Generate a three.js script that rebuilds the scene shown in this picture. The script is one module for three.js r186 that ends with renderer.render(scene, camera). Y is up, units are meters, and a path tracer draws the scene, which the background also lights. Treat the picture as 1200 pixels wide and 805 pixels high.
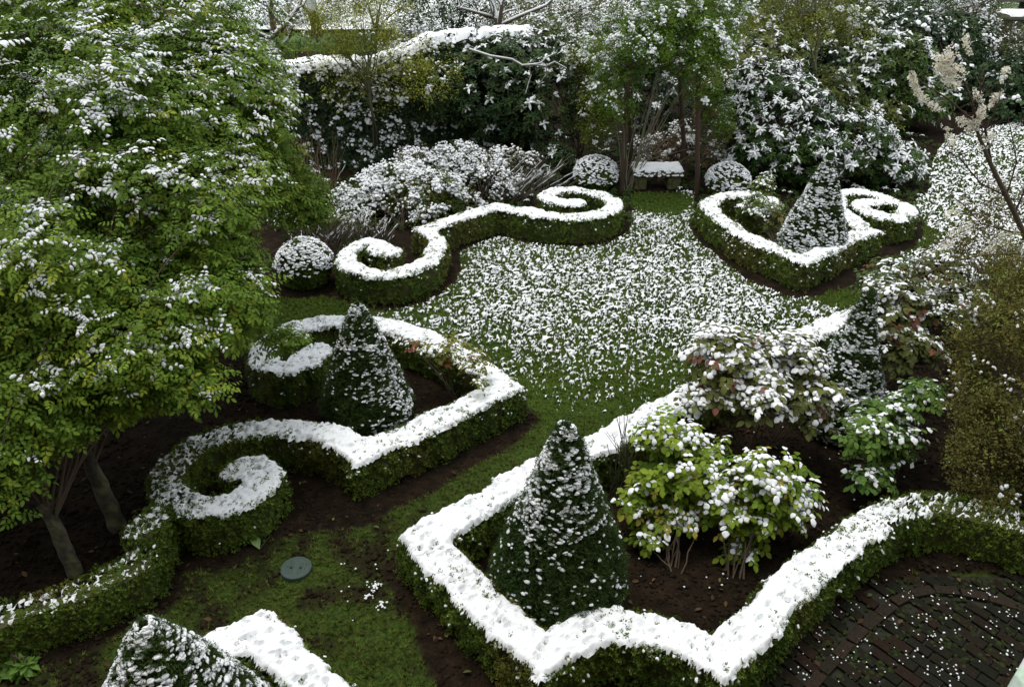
import * as THREE from 'three';
import { mergeGeometries } from 'three/addons/utils/BufferGeometryUtils.js';
import { RoundedBoxGeometry } from 'three/addons/geometries/RoundedBoxGeometry.js';

// ---------------------------------------------------------------- camera, sky, sun, exposure
const PW = 1200, PH = 805, FL = 950, PITCH = Math.PI / 6, EYE = 5.5;      // photograph's pixels, focal length in pixels, tilt, height
const scene = new THREE.Scene();
const camera = new THREE.PerspectiveCamera(2 * Math.atan(PH / 2 / FL) * 180 / Math.PI, 1024 / 686, 0.05, 900);
camera.position.set(0, EYE, 0);
camera.lookAt(0, EYE - Math.sin(PITCH), -Math.cos(PITCH));
const renderer = new THREE.WebGLRenderer({ antialias: true });
renderer.setSize(1024, 686);
renderer.toneMapping = THREE.LinearToneMapping;
renderer.toneMappingExposure = 1.95;
renderer.shadowMap.enabled = true;

{ // overcast sky: brighter overhead than at the horizon, nearly neutral
  const w = 64, h = 32, d = new Float32Array(w * h * 4);
  for (let j = 0; j < h; j++) for (let i = 0; i < w; i++) {
    const el = ((j + 0.5) / h - 0.5) * Math.PI, s = Math.max(0, Math.sin(el));
    const l = 0.98 * (1 + 2 * s) / 3, k = (j * w + i) * 4;
    d[k] = l * 0.965; d[k + 1] = l * 1.0; d[k + 2] = l * 1.03; d[k + 3] = 1;
  }
  const t = new THREE.DataTexture(d, w, h, THREE.RGBAFormat, THREE.FloatType);
  t.mapping = THREE.EquirectangularReflectionMapping; t.magFilter = t.minFilter = THREE.LinearFilter; t.needsUpdate = true;
  scene.background = t; scene.environment = t;
}
const sun = new THREE.DirectionalLight(0xfff6ea, 0.9);
sun.position.set(-4, 22, -14); sun.target.position.set(0, 0, -10); scene.add(sun, sun.target);
sun.castShadow = true; sun.shadow.radius = 40; sun.shadow.mapSize.set(2048, 2048);
Object.assign(sun.shadow.camera, { left: -25, right: 25, top: 25, bottom: -25, near: 1, far: 80 });

// ---------------------------------------------------------------- helpers
let seed = 7;
const rnd = () => { seed = (seed + 0x6D2B79F5) | 0; let t = Math.imul(seed ^ (seed >>> 15), 1 | seed); t = (t + Math.imul(t ^ (t >>> 7), 61 | t)) ^ t; return ((t ^ (t >>> 14)) >>> 0) / 4294967296; };
const rr = (a, b) => a + (b - a) * rnd();
const lerp = (a, b, t) => a + (b - a) * t;
const clamp = (v, a = 0, b = 1) => v < a ? a : v > b ? b : v;
const smooth = (a, b, v) => { const t = clamp((v - a) / (b - a)); return t * t * (3 - 2 * t); };
const hash3 = (x, y, z) => { let h = Math.imul(x, 374761393) + Math.imul(y, 668265263) + Math.imul(z, 2147483647 - 1274126177) | 0; h = Math.imul(h ^ (h >>> 13), 1274126177); h ^= h >>> 16; return (h >>> 0) / 4294967296; };
function noise(x, y, z = 0) {                                       // value noise, 0..1
  const xi = Math.floor(x), yi = Math.floor(y), zi = Math.floor(z); let u = x - xi, v = y - yi, w = z - zi;
  u = u * u * (3 - 2 * u); v = v * v * (3 - 2 * v); w = w * w * (3 - 2 * w);
  const q = k => lerp(lerp(hash3(xi, yi, zi + k), hash3(xi + 1, yi, zi + k), u), lerp(hash3(xi, yi + 1, zi + k), hash3(xi + 1, yi + 1, zi + k), u), v);
  return z === 0 ? q(0) : lerp(q(0), q(1), w);
}
const fbm = (x, y, z = 0) => noise(x, y, z) * 0.55 + noise(x * 2.1 + 7, y * 2.1 + 3, z * 2.1) * 0.3 + noise(x * 4.3 + 1, y * 4.3 + 9, z * 4.3) * 0.15;

const CP = Math.cos(PITCH), SP = Math.sin(PITCH);
function ray(px, py) { const dx = (px - PW / 2) / FL, dy = -(py - PH / 2) / FL; return [dx, -SP + dy * CP, -CP - dy * SP]; }
function at(px, py, h = 0) { const d = ray(px, py), t = (h - EYE) / d[1]; return new THREE.Vector3(d[0] * t, h, d[2] * t); }        // pixel on a level plane
function atZ(px, py, z) { const d = ray(px, py), t = z / d[2]; return new THREE.Vector3(d[0] * t, EYE + d[1] * t, z); }            // pixel at the distance of the thing it belongs to
const zoomed = (ox, oy, s, list) => list.map(([x, y, c]) => [ox + x / s, oy + y / s, c]);

const taken = {};
const numbered = n => { const k = taken[n] = (taken[n] ?? -1) + 1; return k ? n + '_' + String(k).padStart(3, '0') : n; };
function thing(name, label, category, x = 0, z = 0, group, y = 0) {
  const o = new THREE.Group(); o.name = numbered(name); o.position.set(x, y, z); o.userData = { label, category };
  if (group) o.userData.group = group;
  scene.add(o); return o;
}
function part(name, geo, mat, parent, stuff) {
  const m = new THREE.Mesh(geo, mat); m.name = name; m.castShadow = m.receiveShadow = true;
  if (stuff) m.userData.kind = 'stuff';
  (parent || scene).add(m); return m;
}
function structure(name, geo, mat) { const m = part(name, geo, mat, scene); m.userData = { kind: 'structure' }; return m; }

// a growing list of placed copies; Y of the copied shape follows n, spun by a
class Copies {
  constructor() { this.m = []; this.c = []; }
  add(x, y, z, nx, ny, nz, a, sx, sy, sz, col) {
    const l = Math.hypot(nx, ny, nz) || 1; nx /= l; ny /= l; nz /= l;
    let tx, ty, tz; if (Math.abs(ny) < 0.99) { const k = Math.hypot(nz, nx); tx = nz / k; ty = 0; tz = -nx / k; } else { tx = 1; ty = 0; tz = 0; const dd = nx; tx -= nx * dd; ty -= ny * dd; tz -= nz * dd; const k = Math.hypot(tx, ty, tz); tx /= k; ty /= k; tz /= k; }
    const bx = ny * tz - nz * ty, by = nz * tx - nx * tz, bz = nx * ty - ny * tx;   // n x t
    const c = Math.cos(a), s = Math.sin(a);
    const ux = tx * c + bx * s, uy = ty * c + by * s, uz = tz * c + bz * s;
    const vx = uy * nz - uz * ny, vy = uz * nx - ux * nz, vz = ux * ny - uy * nx;      // u x n
    this.m.push(ux * sx, uy * sx, uz * sx, 0, nx * sy, ny * sy, nz * sy, 0, vx * sz, vy * sz, vz * sz, 0, x, y, z, 1);
    this.c.push(col ? col[0] : 1, col ? col[1] : 1, col ? col[2] : 1);
  }
  get n() { return this.m.length / 16; }
  build(name, geo, mat, parent, origin) {
    const n = this.n; if (!n) return null;
    const im = new THREE.InstancedMesh(geo, mat, n); im.name = name;
    const a = im.instanceMatrix.array; a.set(this.m);
    if (origin) for (let i = 0; i < n; i++) { a[i * 16 + 12] -= origin.x; a[i * 16 + 13] -= origin.y; a[i * 16 + 14] -= origin.z; }
    im.instanceColor = new THREE.InstancedBufferAttribute(new Float32Array(this.c), 3);
    im.castShadow = im.receiveShadow = true; im.userData.kind = 'stuff'; im.frustumCulled = false;
    (parent || scene).add(im); return im;
  }
}
const mix = (a, b, t) => [lerp(a[0], b[0], t), lerp(a[1], b[1], t), lerp(a[2], b[2], t)];

// ---------------------------------------------------------------- materials
const leafMat = (r = 0.55, back = 0.35) => new THREE.MeshPhysicalMaterial({ color: 0xffffff, roughness: r, specularIntensity: .14, transmission: back, thickness: 0, side: THREE.DoubleSide });
const barkMat = new THREE.MeshStandardMaterial({ color: 0xffffff, vertexColors: true, roughness: .95 });
const M = {
  leaf: leafMat(0.55, 0.4), gloss: leafMat(0.45, 0.2), dull: leafMat(0.8, 0.25), needle: leafMat(0.65, 0.12), grass: leafMat(0.6, 0.3),
  snow: new THREE.MeshStandardMaterial({ color: new THREE.Color().setRGB(0.72, 0.745, 0.765), roughness: 0.9 }),
  core: new THREE.MeshPhysicalMaterial({ color: new THREE.Color().setRGB(0.085, 0.088, 0.040), roughness: 1, specularIntensity: .12 }),
  bark: new THREE.MeshStandardMaterial({ color: new THREE.Color().setRGB(0.085, 0.062, 0.040), roughness: 0.95 }),
  barkGreen: new THREE.MeshStandardMaterial({ color: new THREE.Color().setRGB(0.075, 0.075, 0.035), roughness: 0.95 }),
  barkPale: new THREE.MeshStandardMaterial({ color: new THREE.Color().setRGB(0.16, 0.15, 0.10), roughness: 0.95 }),
  barkRed: new THREE.MeshStandardMaterial({ color: new THREE.Color().setRGB(0.055, 0.032, 0.020), roughness: 0.9 }),
  crumb: new THREE.MeshPhysicalMaterial({ color: 0xffffff, roughness: 1, specularIntensity: .12 }),
};
function noiseTexture(n, f, srgb) {
  const d = new Uint8Array(n * n * 4);
  for (let j = 0; j < n; j++) for (let i = 0; i < n; i++) { const c = f(i, j), k = (j * n + i) * 4; d[k] = c[0]; d[k + 1] = c[1]; d[k + 2] = c[2]; d[k + 3] = 255; }
  const t = new THREE.DataTexture(d, n, n); t.magFilter = THREE.LinearFilter; t.minFilter = THREE.LinearMipmapLinearFilter; t.generateMipmaps = true;
  t.wrapS = t.wrapT = THREE.RepeatWrapping; if (srgb) t.colorSpace = THREE.SRGBColorSpace; t.needsUpdate = true; return t;
}

// ---------------------------------------------------------------- leaf shapes: frames hold each leaf, so that snow can lie on the same leaves
function leafShape(len, wid, detail) {                              // lies along +Z from the origin, face up +Y, folded at the midrib, tip drooping
  const g = new THREE.BufferGeometry(), p = [], f = [];
  if (!detail) { p.push(0, 0, 0, -wid / 2, wid * .18, len * .45, wid / 2, wid * .18, len * .45, 0, -len * .06, len); f.push(0, 1, 3, 0, 3, 2); }
  else {
    const rows = [[0, 0], [.28, .82], [.58, .95], [.84, .5], [1, 0]];
    const idx = rows.map(([t, w]) => { const y = -len * .16 * t * t; if (!w) { p.push(0, y, t * len); return [p.length / 3 - 1]; } p.push(-w * wid / 2, y + wid * .16 * w, t * len, 0, y, t * len, w * wid / 2, y + wid * .16 * w, t * len); const k = p.length / 3; return [k - 3, k - 2, k - 1]; });
    for (let i = 0; i < 4; i++) { const a = idx[i], b = idx[i + 1];
      if (a.length === 1) f.push(a[0], b[0], b[1], a[0], b[1], b[2]);
      else if (b.length === 1) f.push(a[0], b[0], a[1], a[1], b[0], a[2]);
      else f.push(a[0], b[0], b[1], a[0], b[1], a[1], a[1], b[1], b[2], a[1], b[2], a[2]); }
  }
  g.setAttribute('position', new THREE.Float32BufferAttribute(p, 3)); g.setIndex(f); g.computeVertexNormals(); return g;
}
const lumpBase = (() => { // four uneven lumps of snow, unit size, flat below
  const out = [];
  for (let v = 0; v < 4; v++) {
    const g = new THREE.IcosahedronGeometry(1, 2), p = g.attributes.position;
    for (let i = 0; i < p.count; i++) { const x = p.getX(i), y = p.getY(i), z = p.getZ(i), k = 0.72 + 0.55 * noise(x * 1.3 + v * 9 + 20, y * 1.3 + 20, z * 1.3 + 20.3) + .22 * noise(x * 3 + v * 5 + 40, y * 3 + 40, z * 3 + 40.3); p.setXYZ(i, x * k, (y > 0 ? y : y * 0.35) * k, z * k); }
    g.deleteAttribute('uv'); g.computeVertexNormals(); out.push(g);
  }
  return out;
})();
const smallLump = (() => { const g = new THREE.IcosahedronGeometry(1, 1), p = g.attributes.position; for (let i = 0; i < p.count; i++) { const x = p.getX(i), y = p.getY(i), z = p.getZ(i), k = 0.75 + 0.5 * noise(x * 1.5 + 31, y * 1.5 + 31, z * 1.5 + 31.3); p.setXYZ(i, x * k, (y > 0 ? y : y * .4) * k, z * k); } g.deleteAttribute('uv'); g.computeVertexNormals(); return g; })();
const Z = new THREE.Vector3(0, 0, 1);
function frame(x, y, z, dx, dy, dz, upx, upy, upz, len, wid) { // leaf at (x,y,z) pointing along d, face towards up
  const d = new THREE.Vector3(dx, dy, dz).normalize(), u = new THREE.Vector3(upx, upy, upz), s = new THREE.Vector3().crossVectors(u, d).normalize(); u.crossVectors(d, s);
  const m = new THREE.Matrix4().makeBasis(s, u, d).setPosition(x, y, z); return { m, len, wid };
}
function foliageShape(frames, detail) { const g = mergeGeometries(frames.map(f => leafShape(f.len, f.wid, detail).applyMatrix4(f.m))); return g; }
function snowPad(len, wid, thick) { // snow lying on one leaf: an uneven pad, thickest along the middle
  const rows = [[.03, .35], [.2, .8], [.42, 1.08], [.65, 1.0], [.85, .62], [.98, .2]], p = [], f = [], q = rnd() * 60, C = 4;
  for (const [t, w] of rows) for (let k = 0; k <= C; k++) { const u = k / C * 2 - 1, n = noise(t * 4 + q, u * 2 + 40), dome = Math.sqrt(Math.max(0, 1 - u * u)) * Math.sqrt(Math.sin(Math.PI * clamp(t, .06, .94))); p.push(u * w * wid * .52 * (.8 + .4 * n), -len * .16 * t * t + wid * .16 * w * Math.abs(u) - wid * .02 + thick * wid * dome * (.55 + .9 * n), t * len * 1.02 + (n - .5) * len * .06); }
  for (let i = 0; i < rows.length - 1; i++) for (let k = 0; k < C; k++) { const a = i * (C + 1) + k; f.push(a, a + C + 1, a + 1, a + 1, a + C + 1, a + C + 2); }
  const g = new THREE.BufferGeometry(); g.setAttribute('position', new THREE.Float32BufferAttribute(p, 3)); g.setIndex(f); g.computeVertexNormals(); return g;
}
function snowOnLeaves(frames, share = 0.8, thick = 0.35, fat = 1, bridge = 0) {
  const list = [];
  for (const f of frames) { if (rnd() > share && list.length) continue; const k = rr(.6, 1.2); const g = snowPad(f.len * k, f.wid * fat * rr(.75, 1.1), thick * rr(.6, 1.3)); g.translate(0, 0, f.len * (1 - k) * .5); list.push(g.applyMatrix4(f.m)); }
  if (bridge) { const g = smallLump.clone(); g.deleteAttribute('uv'); const q = mergeIndexed(g); q.scale(bridge, bridge * .42, bridge); q.translate(0, bridge * .12, 0); list.push(q); }
  return mergeGeometries(list);
}
function mergeIndexed(g) { const h = new THREE.BufferGeometry(); h.setAttribute('position', g.attributes.position); h.setAttribute('normal', g.attributes.normal); h.setIndex([...Array(g.attributes.position.count).keys()]); return h; }
function ringFrames(n, len, wid, tilt, y = 0, jit = .35) { const a0 = rnd() * 6.28, o = []; for (let i = 0; i < n; i++) { const a = a0 + i / n * 6.283 + rr(-jit, jit), t = tilt + rr(-.25, .25), L = len * rr(.75, 1.15); o.push(frame(Math.cos(a) * .008, y, Math.sin(a) * .008, Math.cos(a) * Math.cos(t), Math.sin(t), Math.sin(a) * Math.cos(t), 0, 1, 0, L, wid * L / len)); } return o; }
function pinnate(pairs, len, wid, stalk, dir = [0, .25, 1], ox = 0, oz = 0) { // compound leaf
  const d = new THREE.Vector3(...dir).normalize(), s = new THREE.Vector3().crossVectors(new THREE.Vector3(0, 1, 0), d).normalize(), o = [];
  for (let i = 0; i < pairs; i++) { const t = (i + .8) / (pairs + .4) * stalk, p = d.clone().multiplyScalar(t), droop = -.25 * t / stalk;
    for (const k of [-1, 1]) { const L = len * rr(.8, 1.1); o.push(frame(p.x + ox, p.y, p.z + oz, s.x * k * .9 + d.x * .55, rr(-.25, .1) + droop, s.z * k * .9 + d.z * .55, rr(-.2, .2), 1, rr(-.2, .2), L, wid * L / len)); } }
  o.push(frame(d.x * stalk + ox, d.y * stalk, d.z * stalk + oz, d.x, -.2, d.z, 0, 1, 0, len * 1.15, wid * 1.15)); return o;
}
seed = 101;
const F = {};
F.box = (() => { const o = []; for (let i = 0; i < 14; i++) { const a = rnd() * 6.28, t = rr(-.1, 1.1), r = rnd() * .028; o.push(frame(Math.cos(a) * r, rr(-.012, .012), Math.sin(a) * r, Math.cos(a + rr(-1, 1)) * Math.cos(t), Math.sin(t), Math.sin(a + rr(-1, 1)) * Math.cos(t), rr(-.4, .4), 1, rr(-.4, .4), rr(.016, .024), rr(.009, .013))); } return o; })();
F.needle = (() => { const o = []; for (let k = 0; k < 5; k++) { const a = rnd() * 6.28, t = rr(.3, 1.2), ax = [Math.cos(a) * Math.cos(t), Math.sin(t), Math.sin(a) * Math.cos(t)], r0 = rr(0, .02), L = rr(.05, .085); for (let i = 0; i < 9; i++) { const q = L * (i + .4) / 9, b = rnd() * 6.28; o.push(frame(Math.cos(a) * r0 + ax[0] * q, ax[1] * q - .015, Math.sin(a) * r0 + ax[2] * q, ax[0] * .6 + Math.cos(b) * .8, ax[1] * .6 + Math.sin(b) * .5, ax[2] * .6 + Math.sin(b + 1) * .8, rr(-1, 1), 1, rr(-1, 1), rr(.018, .028), .0048)); } } return o; })();
F.rose = [...pinnate(2, .045, .03, .1, [0, .2, 1]), ...pinnate(2, .042, .028, .09, [.9, .35, -.45]), ...pinnate(1, .045, .03, .06, [-.9, .4, -.3])];
F.roseBig = [...pinnate(2, .058, .042, .11, [0, .1, 1]), ...pinnate(2, .055, .04, .1, [-.8, .25, -.5]), ...pinnate(1, .06, .044, .06, [.9, .3, -.2])];
F.briar = [...pinnate(3, .040, .023, .12, [0, .15, 1]), ...pinnate(3, .038, .021, .11, [.9, .3, -.5]), ...pinnate(2, .040, .022, .09, [-.95, .35, -.25])];
F.whorl = [...ringFrames(7, .13, .045, -.12), ...ringFrames(4, .10, .038, .5, .015)];
F.laurel = [...ringFrames(5, .10, .04, .05), ...ringFrames(3, .08, .035, .7, .01)];
F.ivy = (() => { const o = []; for (let i = 0; i < 8; i++) { const a = rnd() * 6.28, r = rnd() * .07, t = rr(-.5, .5); o.push(frame(Math.cos(a) * r, rr(-.02, .03), Math.sin(a) * r, Math.cos(a + rr(-1, 1)), Math.sin(t), Math.sin(a + rr(-1, 1)), rr(-.6, .6), 1, rr(-.6, .6), rr(.055, .08), rr(.05, .065))); } return o; })();
F.small = (() => { const o = []; for (let i = 0; i < 12; i++) { const a = rnd() * 6.28, r = rnd() * .09, t = rr(-.6, .8); o.push(frame(Math.cos(a) * r, rr(-.06, .08), Math.sin(a) * r, Math.cos(a + rr(-1, 1)), Math.sin(t), Math.sin(a + rr(-1, 1)), rr(-.7, .7), 1, rr(-.7, .7), rr(.03, .05), rr(.018, .028))); } return o; })();
F.fine = (() => { const o = []; for (let i = 0; i < 16; i++) { const a = rnd() * 6.28, r = rnd() * .06, t = rr(-1.2, .6); o.push(frame(Math.cos(a) * r, rr(-.06, .06), Math.sin(a) * r, Math.cos(a + rr(-1, 1)), Math.sin(t), Math.sin(a + rr(-1, 1)), rr(-1, 1), 1, rr(-1, 1), rr(.015, .032), rr(.008, .014))); } return o; })();
F.far = (() => { const o = []; for (let i = 0; i < 16; i++) { const a = rnd() * 6.28, r = rnd() * .2, t = rr(-.7, .7); o.push(frame(Math.cos(a) * r, rr(-.15, .15), Math.sin(a) * r, Math.cos(a + rr(-1, 1)), Math.sin(t), Math.sin(a + rr(-1, 1)), rr(-.6, .6), 1, rr(-.6, .6), rr(.07, .12), rr(.04, .07))); } return o; })();
const G = {}, S = {};
for (const k of Object.keys(F)) { G[k] = foliageShape(F[k], ['rose', 'roseBig', 'briar', 'whorl', 'laurel'].includes(k)); S[k] = [.45, .8, 1].map(q => snowOnLeaves(F[k], q * ( { box: .8, whorl: .9, far: .85, ivy: .6, fine: .4 }[k] ?? .8), { whorl: .26, far: .5, roseBig: .28, small: .6, fine: .9, needle: 2 }[k] ?? .45, { whorl: .95, box: 1.6, small: 1.5, fine: 1.8, roseBig: 1.0, briar: 1.0 }[k] ?? 1.1, q > .7 ? ({ whorl: .03, laurel: .03, briar: .02, roseBig: .026, small: .04, far: .08 }[k] ?? 0) : 0)); }
{ const q = []; for (let i = 0; i < 9; i++) { const a = rnd() * 6.28, r = rnd() * .02, l = rr(.028, .055), b = rnd() * 6.28; const g = new THREE.BufferGeometry(), w = rr(.0025, .0045), cx = Math.cos(a) * r, cz = Math.sin(a) * r, lx = Math.cos(b) * l * .5, lz = Math.sin(b) * l * .5; g.setAttribute('position', new THREE.Float32BufferAttribute([cx - w * Math.sin(b), 0, cz + w * Math.cos(b), cx + w * Math.sin(b), 0, cz - w * Math.cos(b), cx + lx, l * .9, cz + lz], 3)); g.setIndex([0, 1, 2]); g.computeVertexNormals(); q.push(g); } G.tuft = mergeGeometries(q); }

// tapered bent rods: list of [points, r0, r1] -> one geometry
function rods(list, sides = 5) {
  const p = [], f = [];
  for (const [pts, r0, r1] of list) {
    const n = pts.length, base = p.length / 3;
    for (let i = 0; i < n; i++) {
      const a = pts[Math.max(0, i - 1)], b = pts[Math.min(n - 1, i + 1)], d = b.clone().sub(a).normalize();
      const u = Math.abs(d.y) < .9 ? new THREE.Vector3(0, 1, 0) : new THREE.Vector3(1, 0, 0), s = new THREE.Vector3().crossVectors(u, d).normalize(), t = new THREE.Vector3().crossVectors(d, s), r = lerp(r0, r1, i / (n - 1));
      for (let k = 0; k < sides; k++) { const c = Math.cos(k / sides * 6.2832) * r, e = Math.sin(k / sides * 6.2832) * r; p.push(pts[i].x + s.x * c + t.x * e, pts[i].y + s.y * c + t.y * e, pts[i].z + s.z * c + t.z * e); }
    }
    for (let i = 0; i < n - 1; i++) for (let k = 0; k < sides; k++) { const a = base + i * sides + k, b = base + i * sides + (k + 1) % sides; f.push(a, b, a + sides, b, b + sides, a + sides); }
  }
  const g = new THREE.BufferGeometry(); g.setAttribute('position', new THREE.Float32BufferAttribute(p, 3)); g.setIndex(f); g.computeVertexNormals(); return g;
}
function rough(g, amp, f, ca, cb) { // bark: uneven surface with patches of moss and lichen
  const p = g.attributes.position, n = g.attributes.normal, c = new Float32Array(p.count * 3);
  for (let i = 0; i < p.count; i++) { const x = p.getX(i), y = p.getY(i), z = p.getZ(i), k = noise(x * f + 50, y * f * .35 + 50, z * f + 50.3) - .5; p.setXYZ(i, x + n.getX(i) * k * amp, y, z + n.getZ(i) * k * amp); const m = mix(ca, cb, smooth(.35, .65, noise(x * f * .7 + 20, y * f * .5 + 20, z * f * .7 + 20.3))), b = .6 + .8 * hash3(i, 3, 9); c[i * 3] = m[0] * b; c[i * 3 + 1] = m[1] * b; c[i * 3 + 2] = m[2] * b; }
  g.setAttribute('color', new THREE.BufferAttribute(c, 3)); g.computeVertexNormals(); return g;
}
function bent(a, b, sag, jit, n = 7) { // a curved cane from a to b that rises then arches over
  if (n > 20) jit = 0;
  const o = []; for (let i = 0; i < n; i++) { const t = i / (n - 1), v = a.clone().lerp(b, t); v.y += sag * Math.sin(t * Math.PI); if (i && i < n - 1) v.add(new THREE.Vector3(rr(-jit, jit), rr(-jit, jit) * .6, rr(-jit, jit))); o.push(v); } return o;
}
const V = (x, y, z) => new THREE.Vector3(x, y, z);
const cam0 = V(0, EYE, 0);

// ---------------------------------------------------------------- the lines of the box hedges (photo pixels on the hedge tops)
const HT = 0.43;
const spline = (pts, h) => { // list of [px, py, corner] -> polyline of {x, z}; corners stay sharp
  const runs = [[]]; pts.forEach(([px, py, c], i) => { const v = at(px, py, h); runs.at(-1).push(v); if (c && i && i < pts.length - 1) runs.push([v]); });
  const out = [], corners = [];
  for (const r of runs) { const n = Math.max(2, Math.round(r.slice(1).reduce((s, v, i) => s + v.distanceTo(r[i]), 0) / .05)); const c = r.length > 2 ? new THREE.CatmullRomCurve3(r, false, 'centripetal').getSpacedPoints(n) : [r[0], r[1]]; if (out.length) { corners.push(out.length - 1); c.shift(); } out.push(...c); }
  return { pts: out, corners };
};
const LINES = {
  scroll: { pts: [[455, 293], [444, 287.5], [428, 285], [412, 292], [404.6, 303.5], [413, 314], [434, 320.5], [457, 321.5], [480.4, 317], [499.3, 307], [511, 292], [510, 280], [499.3, 270, 1], [530, 258.3], [565, 248], [588, 243.7], [617.4, 249.2], [652, 253.9], [681.5, 254.5], [707.8, 249.6], [720.9, 240.8], [713.6, 232.1], [696, 225.7], [670, 223.3], [649.5, 224.8], [640.7, 229.4], [649.5, 235.6], [664, 239], [676, 238.5]], w: .31, blob: [[[440, 293], [456, 297]], [[446, 290], [458, 294]]] },
  heart: { pts: zoomed(820, 180, 4.615, [[250, 282], [310, 290], [362, 280], [383, 258], [335, 235], [250, 222], [150, 228], [80, 247], [52, 278], [78, 318], [130, 362], [190, 405], [222, 432], [300, 468], [430, 525], [565, 580, 1], [700, 515], [820, 455], [918, 420, 1], [845, 372], [785, 330], [752, 285], [748, 243], [785, 215], [860, 208], [960, 225], [1060, 265], [1125, 305], [1110, 335], [1040, 347], [950, 330], [890, 305], [872, 280], [900, 263], [955, 268]]), w: .31, blob: [[[876, 242], [898, 243]]] },
  left: { pts: [...zoomed(160, 330, 2.367, [[505, 187], [470, 208], [425, 240], [375, 240], [347, 207], [370, 167], [440, 127], [540, 110], [680, 122], [770, 145], [850, 180], [930, 225], [1020, 290, 1], [930, 338], [800, 398], [700, 445]]), ...zoomed(170, 480, 4.615, [[1165, 235, 1], [1080, 170], [950, 130], [800, 105], [600, 108], [400, 140], [220, 225], [125, 330], [115, 440], [200, 505], [320, 530], [440, 510], [550, 465], [622, 410], [640, 345], [580, 305], [500, 335]])], w: .34, blob: [[[284, 552], [305, 556]], [[372, 412], [362, 424]]] },
  front: { pts: [[1130, 325], [1080, 342], [1014, 365], [943, 394], [880, 425], [810, 462], [745, 496], [710, 516], [640, 548], [570, 588], [527, 613], [494, 632, 1], [527, 665], [561, 700], [596, 733], [637, 768, 1], [673, 747], [707, 735], [750, 738], [795, 748], [842, 772, 1], [870, 748], [907, 711], [950, 668], [987, 640], [1027, 611], [1067, 594], [1100, 589], [1150, 597], [1193, 608], [1270, 645]], w: .35 },
  corner: { pts: [[120, 850], [190, 790], [259, 757], [303, 740, 1], [330, 765], [357, 792], [430, 862]], w: .34 },
  run: { pts: [[164, 650], [140, 664], [110, 679], [57, 697], [0, 717], [-90, 752]], w: .30 },
  block: { pts: [[182, 614], [168, 628]], w: .30 },
};
for (const k of Object.keys(LINES)) { const L = LINES[k]; Object.assign(L, spline(L.pts, HT)); 
  L.prims = []; for (let i = 0; i < L.pts.length - 1; i++) L.prims.push([L.pts[i], L.pts[i + 1], 0]);
  for (const [a, b] of L.blob || []) L.prims.push([at(...a, HT), at(...b, HT), 0]);
  for (const c of L.corners) { const P = L.pts, v = P[c]; for (const s of [-1, 1]) { const q = P[clamp(c + s * 3, 0, P.length - 1)], d = V(q.x - v.x, 0, q.z - v.z).normalize(), r = L.w / 2; L.prims.push([V(v.x - d.x * r, 0, v.z - d.z * r), V(v.x + d.x * .2, 0, v.z + d.z * .2), 1]); } }
  L.box = new THREE.Box3().setFromPoints(L.pts).expandByScalar(.6); }
const segDist = (x, z, a, b) => { const dx = b.x - a.x, dz = b.z - a.z, t = clamp(((x - a.x) * dx + (z - a.z) * dz) / (dx * dx + dz * dz + 1e-9)); return Math.hypot(x - a.x - dx * t, z - a.z - dz * t); };
function lineDist(L, x, z) { // distance outside the hedge's footprint (negative inside)
  let m = 9, r = L.w / 2;
  for (const [a, b, sq] of L.prims) {
    if (!sq) { const d = segDist(x, z, a, b) - r; if (d < m) m = d; }
    else { const dx = b.x - a.x, dz = b.z - a.z, l = Math.hypot(dx, dz), ux = dx / l, uz = dz / l, t = (x - a.x) * ux + (z - a.z) * uz, n = Math.abs((x - a.x) * uz - (z - a.z) * ux), qx = Math.max(-t, t - l), qz = n - r; const d = Math.max(qx, qz) > 0 ? Math.hypot(Math.max(qx, 0), Math.max(qz, 0)) : Math.max(qx, qz); if (d < m) m = d; }
  }
  return m;
}
const hedgeDist = (x, z) => { let m = 9; for (const k in LINES) { const L = LINES[k]; if (x < L.box.min.x || x > L.box.max.x || z < L.box.min.z || z > L.box.max.z) continue; m = Math.min(m, lineDist(L, x, z)); } return m; };

// ---------------------------------------------------------------- ground: soil beds and turf
const poly = list => list.map(([a, b]) => { const v = at(a, b, 0); return [v.x, v.z]; });
const inside = (P, x, z) => { let c = false; for (let i = 0, j = P.length - 1; i < P.length; j = i++) { const [xi, zi] = P[i], [xj, zj] = P[j]; if ((zi > z) !== (zj > z) && x < (xj - xi) * (z - zi) / (zj - zi) + xi) c = !c; } return c; };
const BEDS = [
  poly([[-500, 860], [0, 775], [120, 722], [215, 675], [300, 648], [350, 622], [420, 618], [480, 586], [560, 547], [612, 511], [628, 490], [612, 474], [560, 440], [500, 408], [440, 392], [380, 390], [330, 404], [300, 425], [284, 402], [290, 372], [312, 348], [330, 342], [300, 290], [-600, 290]]),
  poly([[305, 346], [330, 352], [400, 348], [440, 360], [500, 354], [536, 332], [541, 305], [534, 286], [600, 268], [650, 276], [700, 284], [738, 268], [742, 240], [735, 226], [800, 224], [838, 230], [850, 190], [850, 60], [100, 60], [100, 346]]),
  poly([[814, 240], [822, 285], [870, 326], [935, 352], [1004, 336], [1036, 304], [1078, 288], [1082, 262], [1070, 240], [1090, 222], [1092, 186], [1112, 160], [1180, 148], [1230, 120], [1230, 45], [840, 45], [825, 200]]),
  poly([[448, 672], [466, 640], [590, 576], [700, 510], [860, 432], [930, 396], [1015, 364], [1100, 334], [1500, 300], [1500, 640], [1190, 664], [1060, 680], [900, 790], [850, 850], [600, 900], [520, 810]]),
  poly([[100, 900], [170, 805], [300, 750], [330, 752], [420, 860], [430, 900]]),
];
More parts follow.
